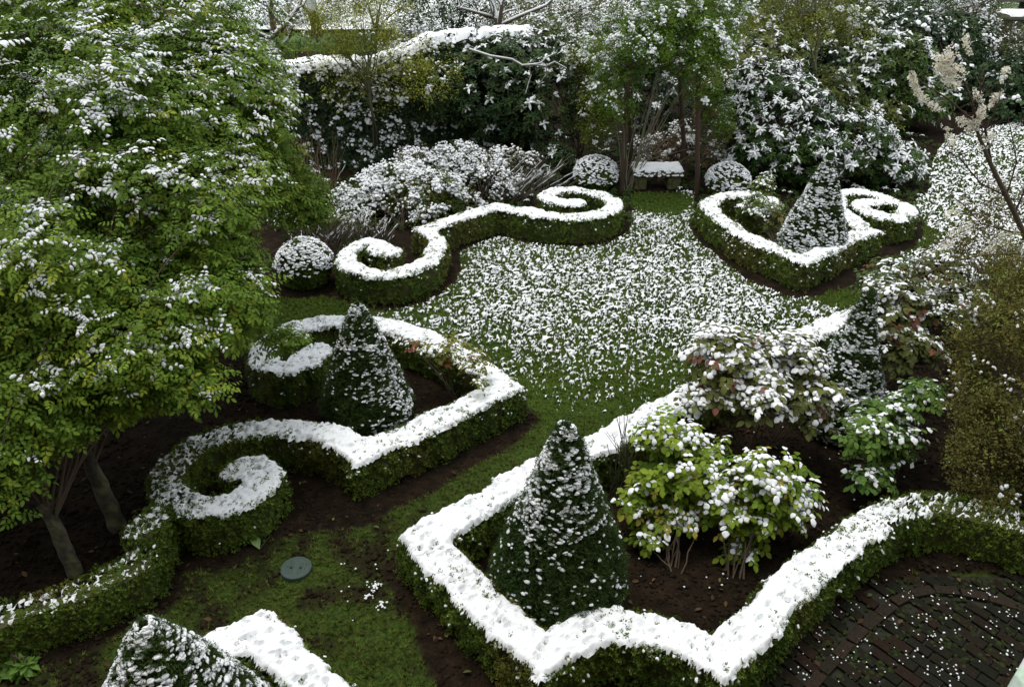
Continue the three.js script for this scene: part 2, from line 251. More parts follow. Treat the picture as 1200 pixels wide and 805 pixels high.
const PATIO = [[830, 830], [900, 775], [960, 722], [1010, 692], [1080, 672], [1210, 676], [1300, 720], [1300, 900], [830, 900]].map(([a, b]) => { const v = at(a, b, 0); return [v.x, v.z]; });
const pathLine = [at(560, 560), at(420, 680), at(300, 760)];
function turf(x, z) { // 0 = bare soil, 1 = full lawn
  if (inside(PATIO, x, z)) return 0;
  const wx = x + (noise(x * 3, z * 3) - .5) * .14, wz = z + (noise(x * 3 + 9, z * 3 + 5) - .5) * .14;
  for (const b of BEDS) if (inside(b, wx, wz)) return 0;
  const d = hedgeDist(x, z), e = .09 + .09 * noise(x * 2.2, z * 2.2);
  return smooth(e - .06, e + .06, d);
}
const bare = (x, z) => z > -8 && x < 1.2 ? smooth(.45, .68, .5 * fbm(x * 1.7 + 3, z * 1.7 + 11) + .5 * fbm(x * 5.5 + 3, z * 5.5 + 11)) * smooth(-8, -6.6, z) : 0;   // worn patches on the path
const GX0 = -14, GZ0 = -32, GS = 32;
{
  const n = 2048, cell = GS / n, mask = new Float32Array(512 * 512);
  for (let j = 0; j < 512; j++) for (let i = 0; i < 512; i++) { const x = GX0 + (i + .5) * GS / 512, z = GZ0 + (j + .5) * GS / 512; mask[j * 512 + i] = z > -3.2 ? 0 : turf(x, z) * (1 - .8 * bare(x, z)); }
  const tex = noiseTexture(n, (i, j) => {
    const x = GX0 + (i + .5) * cell, z = GZ0 + (j + .5) * cell, fi = clamp(i / 4 - .5, 0, 510), fj = clamp(j / 4 - .5, 0, 510), a = Math.floor(fi), b = Math.floor(fj), u = fi - a, v = fj - b;
    const m = lerp(lerp(mask[b * 512 + a], mask[b * 512 + a + 1], u), lerp(mask[b * 512 + 512 + a], mask[b * 512 + 513 + a], u), v);
    const f = hash3(i, j, 1), g = noise(i * .21, j * .21), h = fbm(x * 1.3, z * 1.3);
    const soil = [lerp(17, 44, g * .6 + f * .4) * (.75 + .5 * h), lerp(13, 35, g * .6 + f * .4) * (.75 + .5 * h), lerp(9, 25, g * .6 + f * .4) * (.75 + .5 * h)];
    const grass = [lerp(34, 62, f) * (.8 + .4 * h), lerp(46, 78, f) * (.8 + .4 * h), lerp(16, 31, f) * (.8 + .4 * h)];
    return mix(soil, grass, m);
  }, true);
  tex.wrapS = tex.wrapT = THREE.ClampToEdgeWrapping;
  const g = new THREE.PlaneGeometry(GS, GS, 200, 200); g.rotateX(-Math.PI / 2); g.translate(GX0 + GS / 2, 0, GZ0 + GS / 2);
  const p = g.attributes.position, uv = g.attributes.uv;
  for (let i = 0; i < p.count; i++) { const x = p.getX(i), z = p.getZ(i); uv.setXY(i, (x - GX0) / GS, (z - GZ0) / GS); p.setY(i, (fbm(x * 1.5, z * 1.5) - .5) * .035 - (inside(PATIO, x, z) ? .05 : 0)); }
  g.computeVertexNormals();
  const bump = noiseTexture(256, (i, j) => { const v = 255 * (.6 * hash3(i >> 1, j >> 1, 5) + .4 * hash3(i, j, 6)); return [v, v, v]; }); bump.repeat.set(20, 20);
  structure('garden_ground', g, new THREE.MeshPhysicalMaterial({ map: tex, bumpMap: bump, bumpScale: .012, roughness: 1, specularIntensity: .12 }));
  const far = new THREE.PlaneGeometry(700, 700); far.rotateX(-Math.PI / 2); far.translate(0, -.06, -100);
  const ft = noiseTexture(256, (i, j) => { const f = hash3(i, j, 9), h = noise(i * .08, j * .08); return [lerp(40, 70, f) + h * 20, lerp(58, 92, f) + h * 20, lerp(24, 44, f) + h * 14]; }, true); ft.repeat.set(60, 60);
  structure('ground', far, new THREE.MeshStandardMaterial({ map: ft, roughness: 1 }));
}

// grass
seed = 202;
{
  const near = new Copies(), c1 = [.072, .130, .017], c2 = [.170, .245, .036], c3 = [.17, .155, .05];
  const put = (x, z, s) => { const m = turf(x, z); if (rnd() > m) return; const b = bare(x, z); if (rnd() < b * .9) return; const y = (fbm(x * 1.5, z * 1.5) - .5) * .035; const t = noise(x * 2, z * 2) * .6 + rnd() * .4; const worn = smooth(-8, -6.8, z); near.add(x, y, z, rr(-.2, .2), 1, rr(-.2, .2), rnd() * 6.28, s, s * rr(.6, 1.15), s, rnd() < .1 + .15 * worn ? mix(c2, c3, rnd()) : mix(mix(c1, [.064, .090, .018], worn), mix(c2, [.118, .152, .032], worn), t)); };
  for (let i = 0; i < 26000; i++) { const z = -rr(4, 9), w = 1.2 + -z * .8; const x = rr(-w, Math.min(w, 4)); put(x, z, rr(.8, 1.35)); }
  for (let i = 0; i < 38000; i++) { const z = -rr(8.2, 15.8), w = 1.2 + -z * .72; put(rr(-Math.min(w, 5), w), z, rr(1.0, 1.6)); }
  for (let i = 0; i < 16000; i++) { const z = -rr(14, 24); put(rr(5, 17), z, rr(1.5, 2.4)); }
  const g = near.build('grass', G.tuft, M.grass, scene); g.userData = { kind: 'stuff', label: 'short green lawn grass between the box hedges', category: 'grass' };
}
// snow lying on the lawn in flecks, thick in the open, thin towards the hedges and the path
function snowSheet(name, label, x0, x1, z0, z1, cell, cover, top, scale) {
  const nx = Math.round((x1 - x0) / cell), nz = Math.round((z1 - z0) / cell), Y = new Float32Array((nx + 1) * (nz + 1)), id = new Int32Array(Y.length).fill(-1), p = [], f = [];
  for (let j = 0; j <= nz; j++) for (let i = 0; i <= nx; i++) {
    const x = x0 + i * cell, z = z0 + j * cell, k = j * (nx + 1) + i, c = cover(x, z);
    if (c <= 0.01) { Y[k] = -1; continue; }
    const wx = x + (noise(x * 7, z * 7) - .5) * .12, wz = z + (noise(x * 7 + 5, z * 7 + 3) - .5) * .12;
    const n = .67 * noise(wx * 36 * scale, wz * 46 * scale) + .33 * noise(wx * 80 * scale + 3, wz * 95 * scale + 8), e = n - (1 - c);
    Y[k] = e < -.06 ? -1 : (fbm(x * 1.5, z * 1.5) - .5) * .035 + top + clamp(e, -.1, .16) * .14 + (noise(x * 60, z * 60) - .5) * .008;
    if (e < 0) Y[k] += e * .5;
  }
  const vert = k => { if (id[k] < 0) { id[k] = p.length / 3; const i = k % (nx + 1), j = (k - i) / (nx + 1); p.push(x0 + i * cell + (hash3(i, j, 3) - .5) * cell * .5, Y[k], z0 + j * cell + (hash3(i, j, 4) - .5) * cell * .5); } return id[k]; };
  for (let j = 0; j < nz; j++) for (let i = 0; i < nx; i++) { const a = j * (nx + 1) + i, b = a + 1, c = a + nx + 1, d = c + 1; if (Y[a] > -.5 && Y[c] > -.5 && Y[b] > -.5) f.push(vert(a), vert(c), vert(b)); if (Y[b] > -.5 && Y[c] > -.5 && Y[d] > -.5) f.push(vert(b), vert(c), vert(d)); }
  const g = new THREE.BufferGeometry(); g.setAttribute('position', new THREE.Float32BufferAttribute(p, 3)); g.setIndex(f); g.computeVertexNormals();
  const m = part(name, g, M.snow, scene, true); m.userData = { kind: 'stuff', label, category: 'snow' }; return m;
}
const lawnC = at(730, 330), lawnD = at(700, 440), lawnE = at(930, 380);
const bareSpots = [[at(770, 236), .8], [at(980, 345), .5], [at(340, 365), 1.3], [at(580, 520), 1.0]];
function lawnCover(x, z) {
  const t = turf(x, z); if (t < .3) return 0;
  const d = hedgeDist(x, z); let c = .425 + .045 * smooth(.1, 1.0, d);
  c += .05 * (fbm(x * 1.1 + 5, z * 1.1) - .5) * 2;
  c *= smooth(-6.7, -8.2, z); c -= .12 * smooth(-10.6, -8.2, z);
  for (const [v, r] of bareSpots) c *= smooth(.25, 1, Math.hypot((x - v.x), (z - v.z)) / r * .8);
  c *= .78 + .22 * smooth(-2.6, -.4, x + (z + 10) * .25);
  return c * smooth(.3, .8, t);
}
snowSheet('lawn_snow', 'flecks of snow on the lawn between the scroll hedges', -3.5, 7.5, -15.8, -6.8, .0135, (x, z) => x > 6.2 && z < -12.2 ? 0 : lawnCover(x, z), .030, 1);
snowSheet('lawn_snow_001', 'fine snow cover on the lawn beyond the rhododendron', 5.2, 17, -23, -12.2, .024, (x, z) => { if (x <= 6.2 && z < -12.2) return 0; const t = turf(x, z); return t < .3 ? 0 : (.51 + .1 * (fbm(x * .8, z * .8) - .5)) * smooth(.3, .8, t) * smooth(.1, .5, hedgeDist(x, z)); }, .045, .95);

// crumbs of soil and stray snow grains on the beds
seed = 303;
{
  const clod = new Copies(), crumbs = new Copies();
  for (let i = 0; i < 26000; i++) { const z = -rr(3.8, 11), w = 1 + -z * .8, x = rr(-w, w); if (turf(x, z) > .4 && bare(x, z) < .5 || inside(PATIO, x, z)) continue; const s = rr(.006, .022) * (rnd() < .1 ? 1.5 : 1), k = rr(.6, 1.5); clod.add(x, .004, z, rr(-.4, .4), 1, rr(-.4, .4), rnd() * 6, s, s * .7, s * rr(.7, 1.3), [.015 * k, .0105 * k, .0065 * k]); if (rnd() < .035 && z > -8 && x > .2) { const q = rr(.005, .011); crumbs.add(x + .03, .015, z, 0, 1, 0, rnd() * 6, q, q, q); } }
  const m = clod.build('soil_crumbs', smallLump, M.crumb, scene); m.userData = { kind: 'stuff', label: 'dark crumbly soil of the planted beds', category: 'soil' };
  for (const [px, py, n, r] of [[440, 690, 26, .06], [430, 700, 14, .07], [447, 712, 20, .06], [425, 690, 14, .5]]) { const v = at(px, py); for (let i = 0; i < n; i++) { const a = rnd() * 6.28, d = rnd() * r, q = rr(.005, .011); crumbs.add(v.x + Math.cos(a) * d, .03, v.z + Math.sin(a) * d, 0, 1, 0, rnd() * 6, q, q * .8, q); } }
  for (let i = 0; i < 130; i++) { const v = at(rr(900, 1200), rr(680, 805)); if (!inside(PATIO, v.x, v.z)) continue; const k = 1 + (rnd() < .22 ? 5 : 0); for (let j = 0; j < k; j++) { const q = rr(.004, .0085); crumbs.add(v.x + rr(-.06, .06), .012, v.z + rr(-.06, .06), 0, 1, 0, rnd() * 6, q, q, q); } }
  const s = crumbs.build('snow_crumbs', smallLump, M.snow, scene); s.userData = { kind: 'stuff', label: 'stray grains of snow on soil, path and patio', category: 'snow' };
}

// ---------------------------------------------------------------- patio of bricks, an arc of edging through it
seed = 404;
{
  const c = at(1100, 760);
  const pat = thing('brick_patio', 'dark mossy brick patio curving below the long front box hedge', 'patio', c.x, c.z);
  const bed = new THREE.Shape(PATIO.map(([x, z]) => new THREE.Vector2(x - c.x, -(z - c.z)))), bg = new THREE.ShapeGeometry(bed); bg.rotateX(-Math.PI / 2); bg.translate(0, -.022, 0);
  part('mortar_bed', bg, new THREE.MeshStandardMaterial({ color: new THREE.Color().setRGB(.012, .0115, .006), roughness: 1 }), pat);
  const tex = noiseTexture(128, (i, j) => { const v = 150 + 70 * noise(i * .12, j * .12) + 35 * (hash3(i, j, 2) - .5); return [v, v, v]; }, true);
  const cols = [[.020, .018, .010], [.025, .017, .010], [.017, .017, .009], [.032, .017, .011], [.019, .019, .012], [.015, .017, .008]];
  const mats = cols.map(k => new THREE.MeshPhysicalMaterial({ color: new THREE.Color().setRGB(...k), map: tex, bumpMap: tex, bumpScale: .004, roughness: .9, specularIntensity: .25 }));
  const edgeMats = [[.040, .031, .021], [.046, .033, .022], [.034, .028, .018]].map(k => new THREE.MeshPhysicalMaterial({ color: new THREE.Color().setRGB(...k), map: tex, bumpMap: tex, bumpScale: .004, roughness: .9, specularIntensity: .25 }));
  const gs = [0, 1, 2].map(() => { const g = new RoundedBoxGeometry(.205, .06, .098, 1, .006), p = g.attributes.position; const q = rr(0, 40); for (let i = 0; i < p.count; i++) { p.setX(i, p.getX(i) + (noise(p.getX(i) * 20 + q + 50, p.getZ(i) * 20 + 50) - .5) * .012); p.setY(i, p.getY(i) + (noise(p.getX(i) * 12 + q + 50, p.getZ(i) * 12 + 80) - .5) * .006); } return g; });
  const arc = new THREE.CatmullRomCurve3([[930, 830], [957, 797], [997, 753], [1033, 720], [1063, 699], [1100, 692], [1150, 699], [1197, 713], [1260, 745]].map(([a, b]) => at(a, b)));
  const ap = arc.getSpacedPoints(160), L = arc.getLength(), arcD = (x, z) => { let m = 9; for (let i = 0; i < 160; i++) m = Math.min(m, segDist(x, z, ap[i], ap[i + 1])); return m; };
  const d = at(1180, 788).sub(at(1090, 728)); d.y = 0; d.normalize(); const e = V(-d.z, 0, d.x); let count = 0;
  for (let r = -18; r < 30; r++) for (let k = -12; k < 12; k++) {
    const u = (k + (r % 2 ? .5 : 0)) * .218 + rr(-.006, .006), w = r * .110, x = c.x + d.x * u + e.x * w, z = c.z + d.z * u + e.z * w;
    if (!inside(PATIO, x, z) || arcD(x, z) < .075 || z > -3.75 || x > 4.9 || count > 285) continue; count++;
    const m = part('brick', gs[Math.floor(rnd() * 3)], mats[Math.floor(rnd() * 6)], pat); m.position.set(x - c.x, -.026 + rr(-.005, .005), z - c.z); m.rotation.set(rr(-.04, .04), Math.atan2(-d.z, d.x) + rr(-.035, .035), rr(-.03, .03)); m.scale.set(rr(.93, 1.03), 1, rr(.9, 1.04));
  }
  const nE = Math.floor(L / .215);
  for (let i = 0; i < nE; i++) { const t = (i + .5) / nE, v = arc.getPointAt(t), g = arc.getTangentAt(t); if (!inside(PATIO, v.x, v.z) || v.z > -3.7) continue; const m = part('edging_brick', gs[i % 3], edgeMats[Math.floor(rnd() * 3)], pat); m.scale.z = .98; m.position.set(v.x - c.x, -.016 + rr(-.004, .004), v.z - c.z); m.rotation.y = Math.atan2(-g.z, g.x) + rr(-.04, .04); }
}
{ // moss in the joints of the patio
  const m = new Copies(); for (let i = 0; i < 1500; i++) { const v = at(rr(860, 1210), rr(670, 815)); if (!inside(PATIO, v.x, v.z) || fbm(v.x * 2.2, v.z * 2.2) < .45) continue; const q = rr(.006, .022), k = rr(.6, 1.3); m.add(v.x, .001, v.z, 0, 1, 0, rnd() * 6, q, q * .28, q * rr(.6, 1.4), [.020 * k, .028 * k, .009 * k]); }
  const o = m.build('patio_moss', smallLump, M.crumb, scene); o.userData = { kind: 'stuff', label: 'dark moss and dirt on the brick patio', category: 'moss' };
}
// ---------------------------------------------------------------- the house the picture is taken from: it shades the near garden
{
  const h = thing('house', 'rendered house wall with eaves standing behind the brick patio', 'house', 0, 1.15);
  const wall = new THREE.MeshStandardMaterial({ color: new THREE.Color().setRGB(.30, .27, .22), roughness: .95 }), tile = new THREE.MeshStandardMaterial({ color: new THREE.Color().setRGB(.10, .06, .045), roughness: .9 });
  const a = new THREE.BoxGeometry(30, 10, .4); a.translate(0, 5, 0); part('wall', a, wall, h);
  const r = new THREE.BoxGeometry(31, .2, 5); r.rotateX(.7); r.translate(0, 11.3, 1.5); part('roof', r, tile, h);
  // weathered stone ledge that cuts the corner of the view
  const LH = 4.55, q = at(1186, 781, LH), A = at(1238, 722, LH).sub(q), B = at(1136, 900, LH).sub(q), led = thing('stone_ledge', 'pale weathered stone ledge in the corner above the brick patio', 'ledge', q.x, q.z, undefined, LH);
  const sh = new THREE.Shape([[A.x, -A.z], [B.x, -B.z], [B.x + .1, q.z - .94], [1.7, q.z - .94], [1.7, -A.z]].map(v => new THREE.Vector2(...v))), g = new THREE.ExtrudeGeometry(sh, { depth: .02, bevelEnabled: true, bevelSize: .008, bevelThickness: .008, bevelSegments: 3 }); g.rotateX(-Math.PI / 2); g.translate(0, -.028, 0);
  const st = noiseTexture(128, (i, j) => { const n = noise(i * .07, j * .07), v = 150 + 60 * n + 20 * (hash3(i, j, 4) - .5), m = smooth(.6, .75, noise(i * .2 + 40, j * .2)); return [v * (1 - .12 * m), v, v * (1 - .1 * m)]; }, true); st.repeat.set(2, 2);
  const s = part('stone_slab', g, new THREE.MeshStandardMaterial({ map: st, roughness: .9 }), led);
}

// ---------------------------------------------------------------- clipped box hedges
function gridMesh(x0, z0, nx, nz, cell, Yf) { // a height field over kept cells; Yf gives NaN where there is nothing
  const Y = new Float32Array((nx + 1) * (nz + 1)), id = new Int32Array(Y.length).fill(-1), p = [], f = [];
  for (let j = 0; j <= nz; j++) for (let i = 0; i <= nx; i++) Y[j * (nx + 1) + i] = Yf(x0 + i * cell, z0 + j * cell, j * (nx + 1) + i);
  const vert = k => { if (id[k] < 0) { id[k] = p.length / 3; const i = k % (nx + 1), j = (k - i) / (nx + 1); p.push(x0 + i * cell + (hash3(i, j, 3) - .5) * cell * .6, Y[k], z0 + j * cell + (hash3(i, j, 4) - .5) * cell * .6); } return id[k]; };
  for (let j = 0; j < nz; j++) for (let i = 0; i < nx; i++) { const a = j * (nx + 1) + i, b = a + 1, c = a + nx + 1, d = c + 1; const A = Y[a], B = Y[b], C = Y[c], D = Y[d]; if (A === A && C === C && B === B) f.push(vert(a), vert(c), vert(b)); if (B === B && C === C && D === D) f.push(vert(b), vert(c), vert(d)); }
  const g = new THREE.BufferGeometry(); g.setAttribute('position', new THREE.Float32BufferAttribute(p, 3)); g.setIndex(f); g.computeVertexNormals(); return g;
}
const BOXC = [[.036, .072, .011], [.118, .170, .024], [.130, .120, .026], [.030, .055, .014]];
function boxHedge(key, label, { h = HT, thick = .035, cover = () => 1, side = .25, cell = .016, leafScale = 1, shade = 1 } = {}) {
  const L = LINES[key], c = L.pts[Math.floor(L.pts.length / 2)], t = thing('box_hedge', label, 'hedge', c.x, c.z, 'clipped box hedges'), o = t.position;
  const x0 = L.box.min.x + .35, z0 = L.box.min.z + .35, x1 = L.box.max.x - .35, z1 = L.box.max.z - .35, nx = Math.ceil((x1 - x0) / cell), nz = Math.ceil((z1 - z0) / cell);
  // coarse pass to skip empty ground, then distances
  const D = new Float32Array((nx + 1) * (nz + 1)).fill(9), reach = L.w / 2 + .12, K = Math.ceil(reach / cell);
  for (const [a, b, sq] of L.prims) {
    const i0 = Math.max(0, Math.floor((Math.min(a.x, b.x) - reach - x0) / cell)), i1 = Math.min(nx, Math.ceil((Math.max(a.x, b.x) + reach - x0) / cell)), j0 = Math.max(0, Math.floor((Math.min(a.z, b.z) - reach - z0) / cell)), j1 = Math.min(nz, Math.ceil((Math.max(a.z, b.z) + reach - z0) / cell));
    const one = { w: L.w, prims: [[a, b, sq]] };
    for (let j = j0; j <= j1; j++) for (let i = i0; i <= i1; i++) { const d = lineDist(one, x0 + i * cell, z0 + j * cell), k = j * (nx + 1) + i; if (d < D[k]) D[k] = d; }
  }
  for (let j = 0; j <= nz; j++) for (let i = 0; i <= nx; i++) { const k = j * (nx + 1) + i; if (D[k] < 1) { const x = x0 + i * cell, z = z0 + j * cell; D[k] += (noise(x * 4.2, z * 4.2) - .5) * .05 + (noise(x * 13, z * 13) - .5) * .018; } }
  const topY = (x, z) => h + (noise(x * 2.6 + 4, z * 2.6 + 4) - .5) * .04;
  // the woody inside
  const core = gridMesh(x0 - o.x, z0 - o.z, nx, nz, cell, (x, z, k) => { const d = D[k]; return d > .0 ? NaN : d > -.06 ? -.03 : h - .075; }); part('core', core, M.core, t);
  // leaves over sides and top
  const lv = new Copies(), sn = new Copies(), per = 64 * cell;
  for (let j = 1; j < nz; j++) for (let i = 1; i < nx; i++) {
    const k = j * (nx + 1) + i, d = D[k]; if (d > .012 || d < -1) continue;
    const x = x0 + i * cell, z = z0 + j * cell, plant = noise(x * 3.3 + 17, z * 3.3 + 5), warm = smooth(.58, .8, noise(x * 2.1 + 60, z * 2.1 + 8));
    const col = q => { const m = mix(mix(BOXC[0], BOXC[1], clamp(plant * .7 + q * .5)), BOXC[2], warm * .7), b = rr(.75, 1.2) * shade; return [m[0] * b, m[1] * b, m[2] * b]; };
    if (d > -.012) { // edge column
      const gx = D[k + 1] - D[k - 1], gz = D[k + nx + 1] - D[k - nx - 1]; if (Math.abs(gx) + Math.abs(gz) > 4) continue;
      const n = per * h * 8.2 / leafScale / leafScale, m = Math.floor(n) + (rnd() < n % 1 ? 1 : 0), gl = Math.hypot(gx, gz) || 1;
      for (let q = 0; q < m; q++) { const y = rnd() * (h + .01), out = rr(-.034, .026) + .012 * Math.sin(y * 9 + plant * 20); const sx = x + gx / gl * out + rr(-.5, .5) * cell, sz = z + gz / gl * out + rr(-.5, .5) * cell;
        lv.add(sx, y, sz, gx / gl, rr(0, .9), gz / gl, rnd() * 6.28, leafScale * rr(.8, 1.25), leafScale * rr(.8, 1.25), leafScale * rr(.8, 1.25), col(rnd()));
        const sp = side * smooth(.12, 1, y / h) * smooth(.35, .65, noise(sx * 9, y * 9, sz * 9 + .1)) * cover(x, z);
        if (rnd() < sp * .8) { const s = rr(.006, .014) * leafScale; sn.add(sx + gx / gl * .014, y + .006, sz + gz / gl * .014, gx / gl * .5, 1, gz / gl * .5, rnd() * 6.28, s * rr(.8, 1.6), s * .8, s); } }
    } else if (d > -.05 ? rnd() < .14 : rnd() < .05 * cell / .017 + .14 * (1 - cover(x, z))) lv.add(x, topY(x, z) - .006 + rr(-.008, d > -.05 ? .016 : .026) + (rnd() < .3 ? .008 : 0), z, rr(-.6, .6), 1, rr(-.6, .6), rnd() * 6.28, leafScale, leafScale, leafScale, col(rnd()));
  }
  lv.build('foliage', G.box, M.gloss, t, o);
  // snow lying on top
  const snow = gridMesh(x0 - o.x, z0 - o.z, nx, nz, cell, (lx, lz, k) => {
    const d = D[k]; if (d > .045) return NaN; const x = lx + o.x, z = lz + o.z, cv = cover(x, z);
    const edge = smooth(.012 * (cv > .8 ? 1 : -1), -.035, d + (noise(x * 22, z * 22) - .5) * .035 + (noise(x * 7, z * 7) - .5) * .05 - .006);
    const n = .55 * noise(x * 44, z * 44) + .45 * noise(x * 90 + 4, z * 90 + 9), keep = smooth(1 - cv - .12, 1 - cv + .16, n * .8 + .1 + (cv > .97 ? .3 : 0));
    const e = edge * keep * (1 - .9 * smooth(.66, .80, .5 * noise(x * 52 + 9, z * 52 + 2) + .5 * noise(x * 23 + 9, z * 23 + 2))); if (e < .04) return NaN;
    return topY(x, z) - .02 + e * (.02 + thick * (.5 + .5 * cv) * (.55 + .9 * noise(x * 3.4 + 8, z * 3.4 + 2))) + (noise(x * 15, z * 15) - .5) * .018 + (noise(x * 45, z * 45) - .5) * .018 * cv + (hash3(Math.round(x * 900), Math.round(z * 900), 3) - .5) * .008 - .006;
  });
  part('snow', snow, M.snow, t, true);
  sn.build('snow_on_sides', smallLump, M.snow, t, o);
  return t;
}
seed = 505;
boxHedge('scroll', 'snow-topped box hedge with a scroll at each end beside the lawn', { cell: .02, leafScale: 1.25, side: .22 });
boxHedge('heart', 'snow-topped heart-shaped box hedge around a yew cone beside the rhododendron', { cell: .02, leafScale: 1.25, side: .75 });
const under = at(250, 560, HT);
boxHedge('left', 'heart-shaped box hedge with thin snow on the scroll under the big leafy shrub', { side: .28, cell: .017, cover: (x, z) => { const u = smooth(-1.7, -3.0, x + (z + 7) * .2) * smooth(-8.6, -7.6, z); return lerp(1, .64 - .12 * smooth(-2.6, -3.4, x), u); } });
boxHedge('front', 'long zigzag box hedge around the rose bed with thick snow on top', { side: .3, cell: .0165, thick: .042, cover: (x, z) => { const v = smooth(2.6, 4.2, x) * smooth(-7.2, -6.2, z), q = smooth(1.4, 2.6, x) * smooth(-7.2, -6.2, z); return lerp(lerp(1, .80, q), .46, v); } });
boxHedge('corner', 'short angled box hedge under thick snow beside the cut-off yew cone', { side: .25, thick: .045 });
boxHedge('run', 'low box hedge lightly dusted with snow below two bare trunks', { h: .40, cover: () => .45, side: .05 });
boxHedge('block', 'small raised block of box hedge dusted with snow beside a scroll', { h: .52, cover: () => .5, side: .05 });

// ---------------------------------------------------------------- clipped yew cones and box balls
function topiary(name, label, category, group, x, z, h, r, profile, { leaf = 'needle', n = 5200, snow = 1500, snowFn, cols, mat = M.needle, snowSize = .03, tilt = 0, lean = [0, 0], ls = 1 } = {}) {
  const t = thing(name, label, category, x, z, group), o = t.position, q0 = rnd() * 50;
  const rad = (u, a) => r * profile(u) * (1 + .16 * (noise(Math.cos(a) * 1.6 + 30 + q0, Math.sin(a) * 1.6 + 30, u * 4 + .3) - .5) + .10 * (noise(Math.cos(a) * 5 + 30 + q0, Math.sin(a) * 5 + 30, u * 13 + .3) - .5));
  const pos = (u, a, k = 1) => { const R = rad(u, a) * k; return [x + Math.cos(a) * R + lean[0] * u, u * h, z + Math.sin(a) * R + lean[1] * u]; };
  const g = new THREE.CylinderGeometry(1, 1, 1, 28, 30), p = g.attributes.position;
  for (let i = 0; i < p.count; i++) { const u = clamp(p.getY(i) + .5), a = Math.atan2(p.getZ(i), p.getX(i)), inr = Math.hypot(p.getX(i), p.getZ(i)) < .1 ? 0 : .80, v = pos(u * .97 + .005, a, inr); p.setXYZ(i, v[0] - x, v[1], v[2] - z); }
  g.computeVertexNormals(); part('core', g, M.core, t);
  const lv = new Copies(), sn = [0, 1, 2, 3].map(() => new Copies()), e = .02;
  const sample = () => { let u, w; do { u = rnd(); w = profile(u) + .12; } while (rnd() > w / 1.15); return [u, rnd() * 6.2832]; };
  const normal = (u, a) => { const s = (profile(Math.min(1, u + e)) - profile(Math.max(0, u - e))) * r / ((Math.min(1, u + e) - Math.max(0, u - e)) * h), l = Math.hypot(1, s); return [Math.cos(a) / l, -s / l, Math.sin(a) / l]; };
  for (let i = 0; i < n; i++) { const [u, a] = sample(), v = pos(u, a, rr(.85, 1.04)), nn = normal(u, a), s = ls * rr(.8, 1.3), k = rr(.7, 1.25), c = mix(cols[0], cols[1], rnd() * .6 + .4 * noise(v[0] * 6, v[1] * 6, v[2] * 6 + .2)); lv.add(v[0], v[1], v[2], nn[0], nn[1] + .5, nn[2], rnd() * 6.28, s, s, s, [c[0] * k, c[1] * k, c[2] * k]); }
  for (let i = 0; i < snow; i++) { const [u, a] = sample(), nn = normal(u, a), v = pos(u, a, 1); let pr = snowFn(u, a, nn); const am = a * Math.max(.12, profile(u) * r); pr *= smooth(.44, .68, .4 * noise(am * 12 + 40, u * h * 18 + 40) + .6 * noise(am * 30 + 40, u * h * 44 + 40)) * 1.3; if (rnd() > pr) continue; const s = snowSize * .46 * rr(.5, 1.4); const out = rr(.035, .058) * ls; sn[i % 4].add(v[0] + nn[0] * out, v[1] + nn[1] * out, v[2] + nn[2] * out, nn[0] * .55, .8, nn[2] * .55, Math.random ? rnd() * .8 - .4 : 0, s * rr(1, 2.1), s * rr(.4, .65), s * rr(.7, 1.1)); }
  lv.build('foliage', G[leaf], mat, t, o);
  const lumps = mergeCopies(sn, o); if (lumps) part('snow', lumps, M.snow, t, true);
  return t;
}
function mergeCopies(lists, o) { // joins placed lumps of the four shapes into one geometry
  const P = [], N = [], I = []; const v = V(0, 0, 0), m = new THREE.Matrix4(), nm = new THREE.Matrix3();
  lists.forEach((L, s) => { const g = lumpLow[s % lumpLow.length], p = g.attributes.position, q = g.attributes.normal; for (let i = 0; i < L.n; i++) { m.fromArray(L.m, i * 16); nm.getNormalMatrix(m); const b = P.length / 3; for (let k = 0; k < p.count; k++) { v.fromBufferAttribute(p, k).applyMatrix4(m); P.push(v.x - o.x, v.y - o.y, v.z - o.z); v.fromBufferAttribute(q, k).applyMatrix3(nm).normalize(); N.push(v.x, v.y, v.z); } const ix = g.index; for (let k = 0; k < ix.count; k++) I.push(ix.getX(k) + b); } });
  if (!P.length) return null; const g = new THREE.BufferGeometry(); g.setAttribute('position', new THREE.Float32BufferAttribute(P, 3)); g.setAttribute('normal', new THREE.Float32BufferAttribute(N, 3)); g.setIndex(I); return g;
}
const lumpLow = [0, 1, 2, 3].map(s => { const g = new THREE.SphereGeometry(1, 6, 4), p = g.attributes.position; for (let i = 0; i < p.count; i++) { const x = p.getX(i), y = p.getY(i), z = p.getZ(i), k = .7 + .6 * noise(x * 1.2 + s * 7 + 20, y * 1.2 + 20, z * 1.2 + 20.3); p.setXYZ(i, x * k, (y > 0 ? y : y * .4) * k, z * k); } g.deleteAttribute('uv'); g.computeVertexNormals(); return g; });
const YEW = [[.016, .036, .010], [.060, .098, .022]];
const coneProfile = u => u < .16 ? lerp(.80, 1, u / .16) : Math.pow(1 - (u - .16) / .84, .86) + .004;
const slimProfile = u => u < .1 ? lerp(.9, 1, u / .1) : Math.pow(1 - (u - .1) / .9, 1.12) + .02;
seed = 606;
const G1 = 'clipped yew cones';
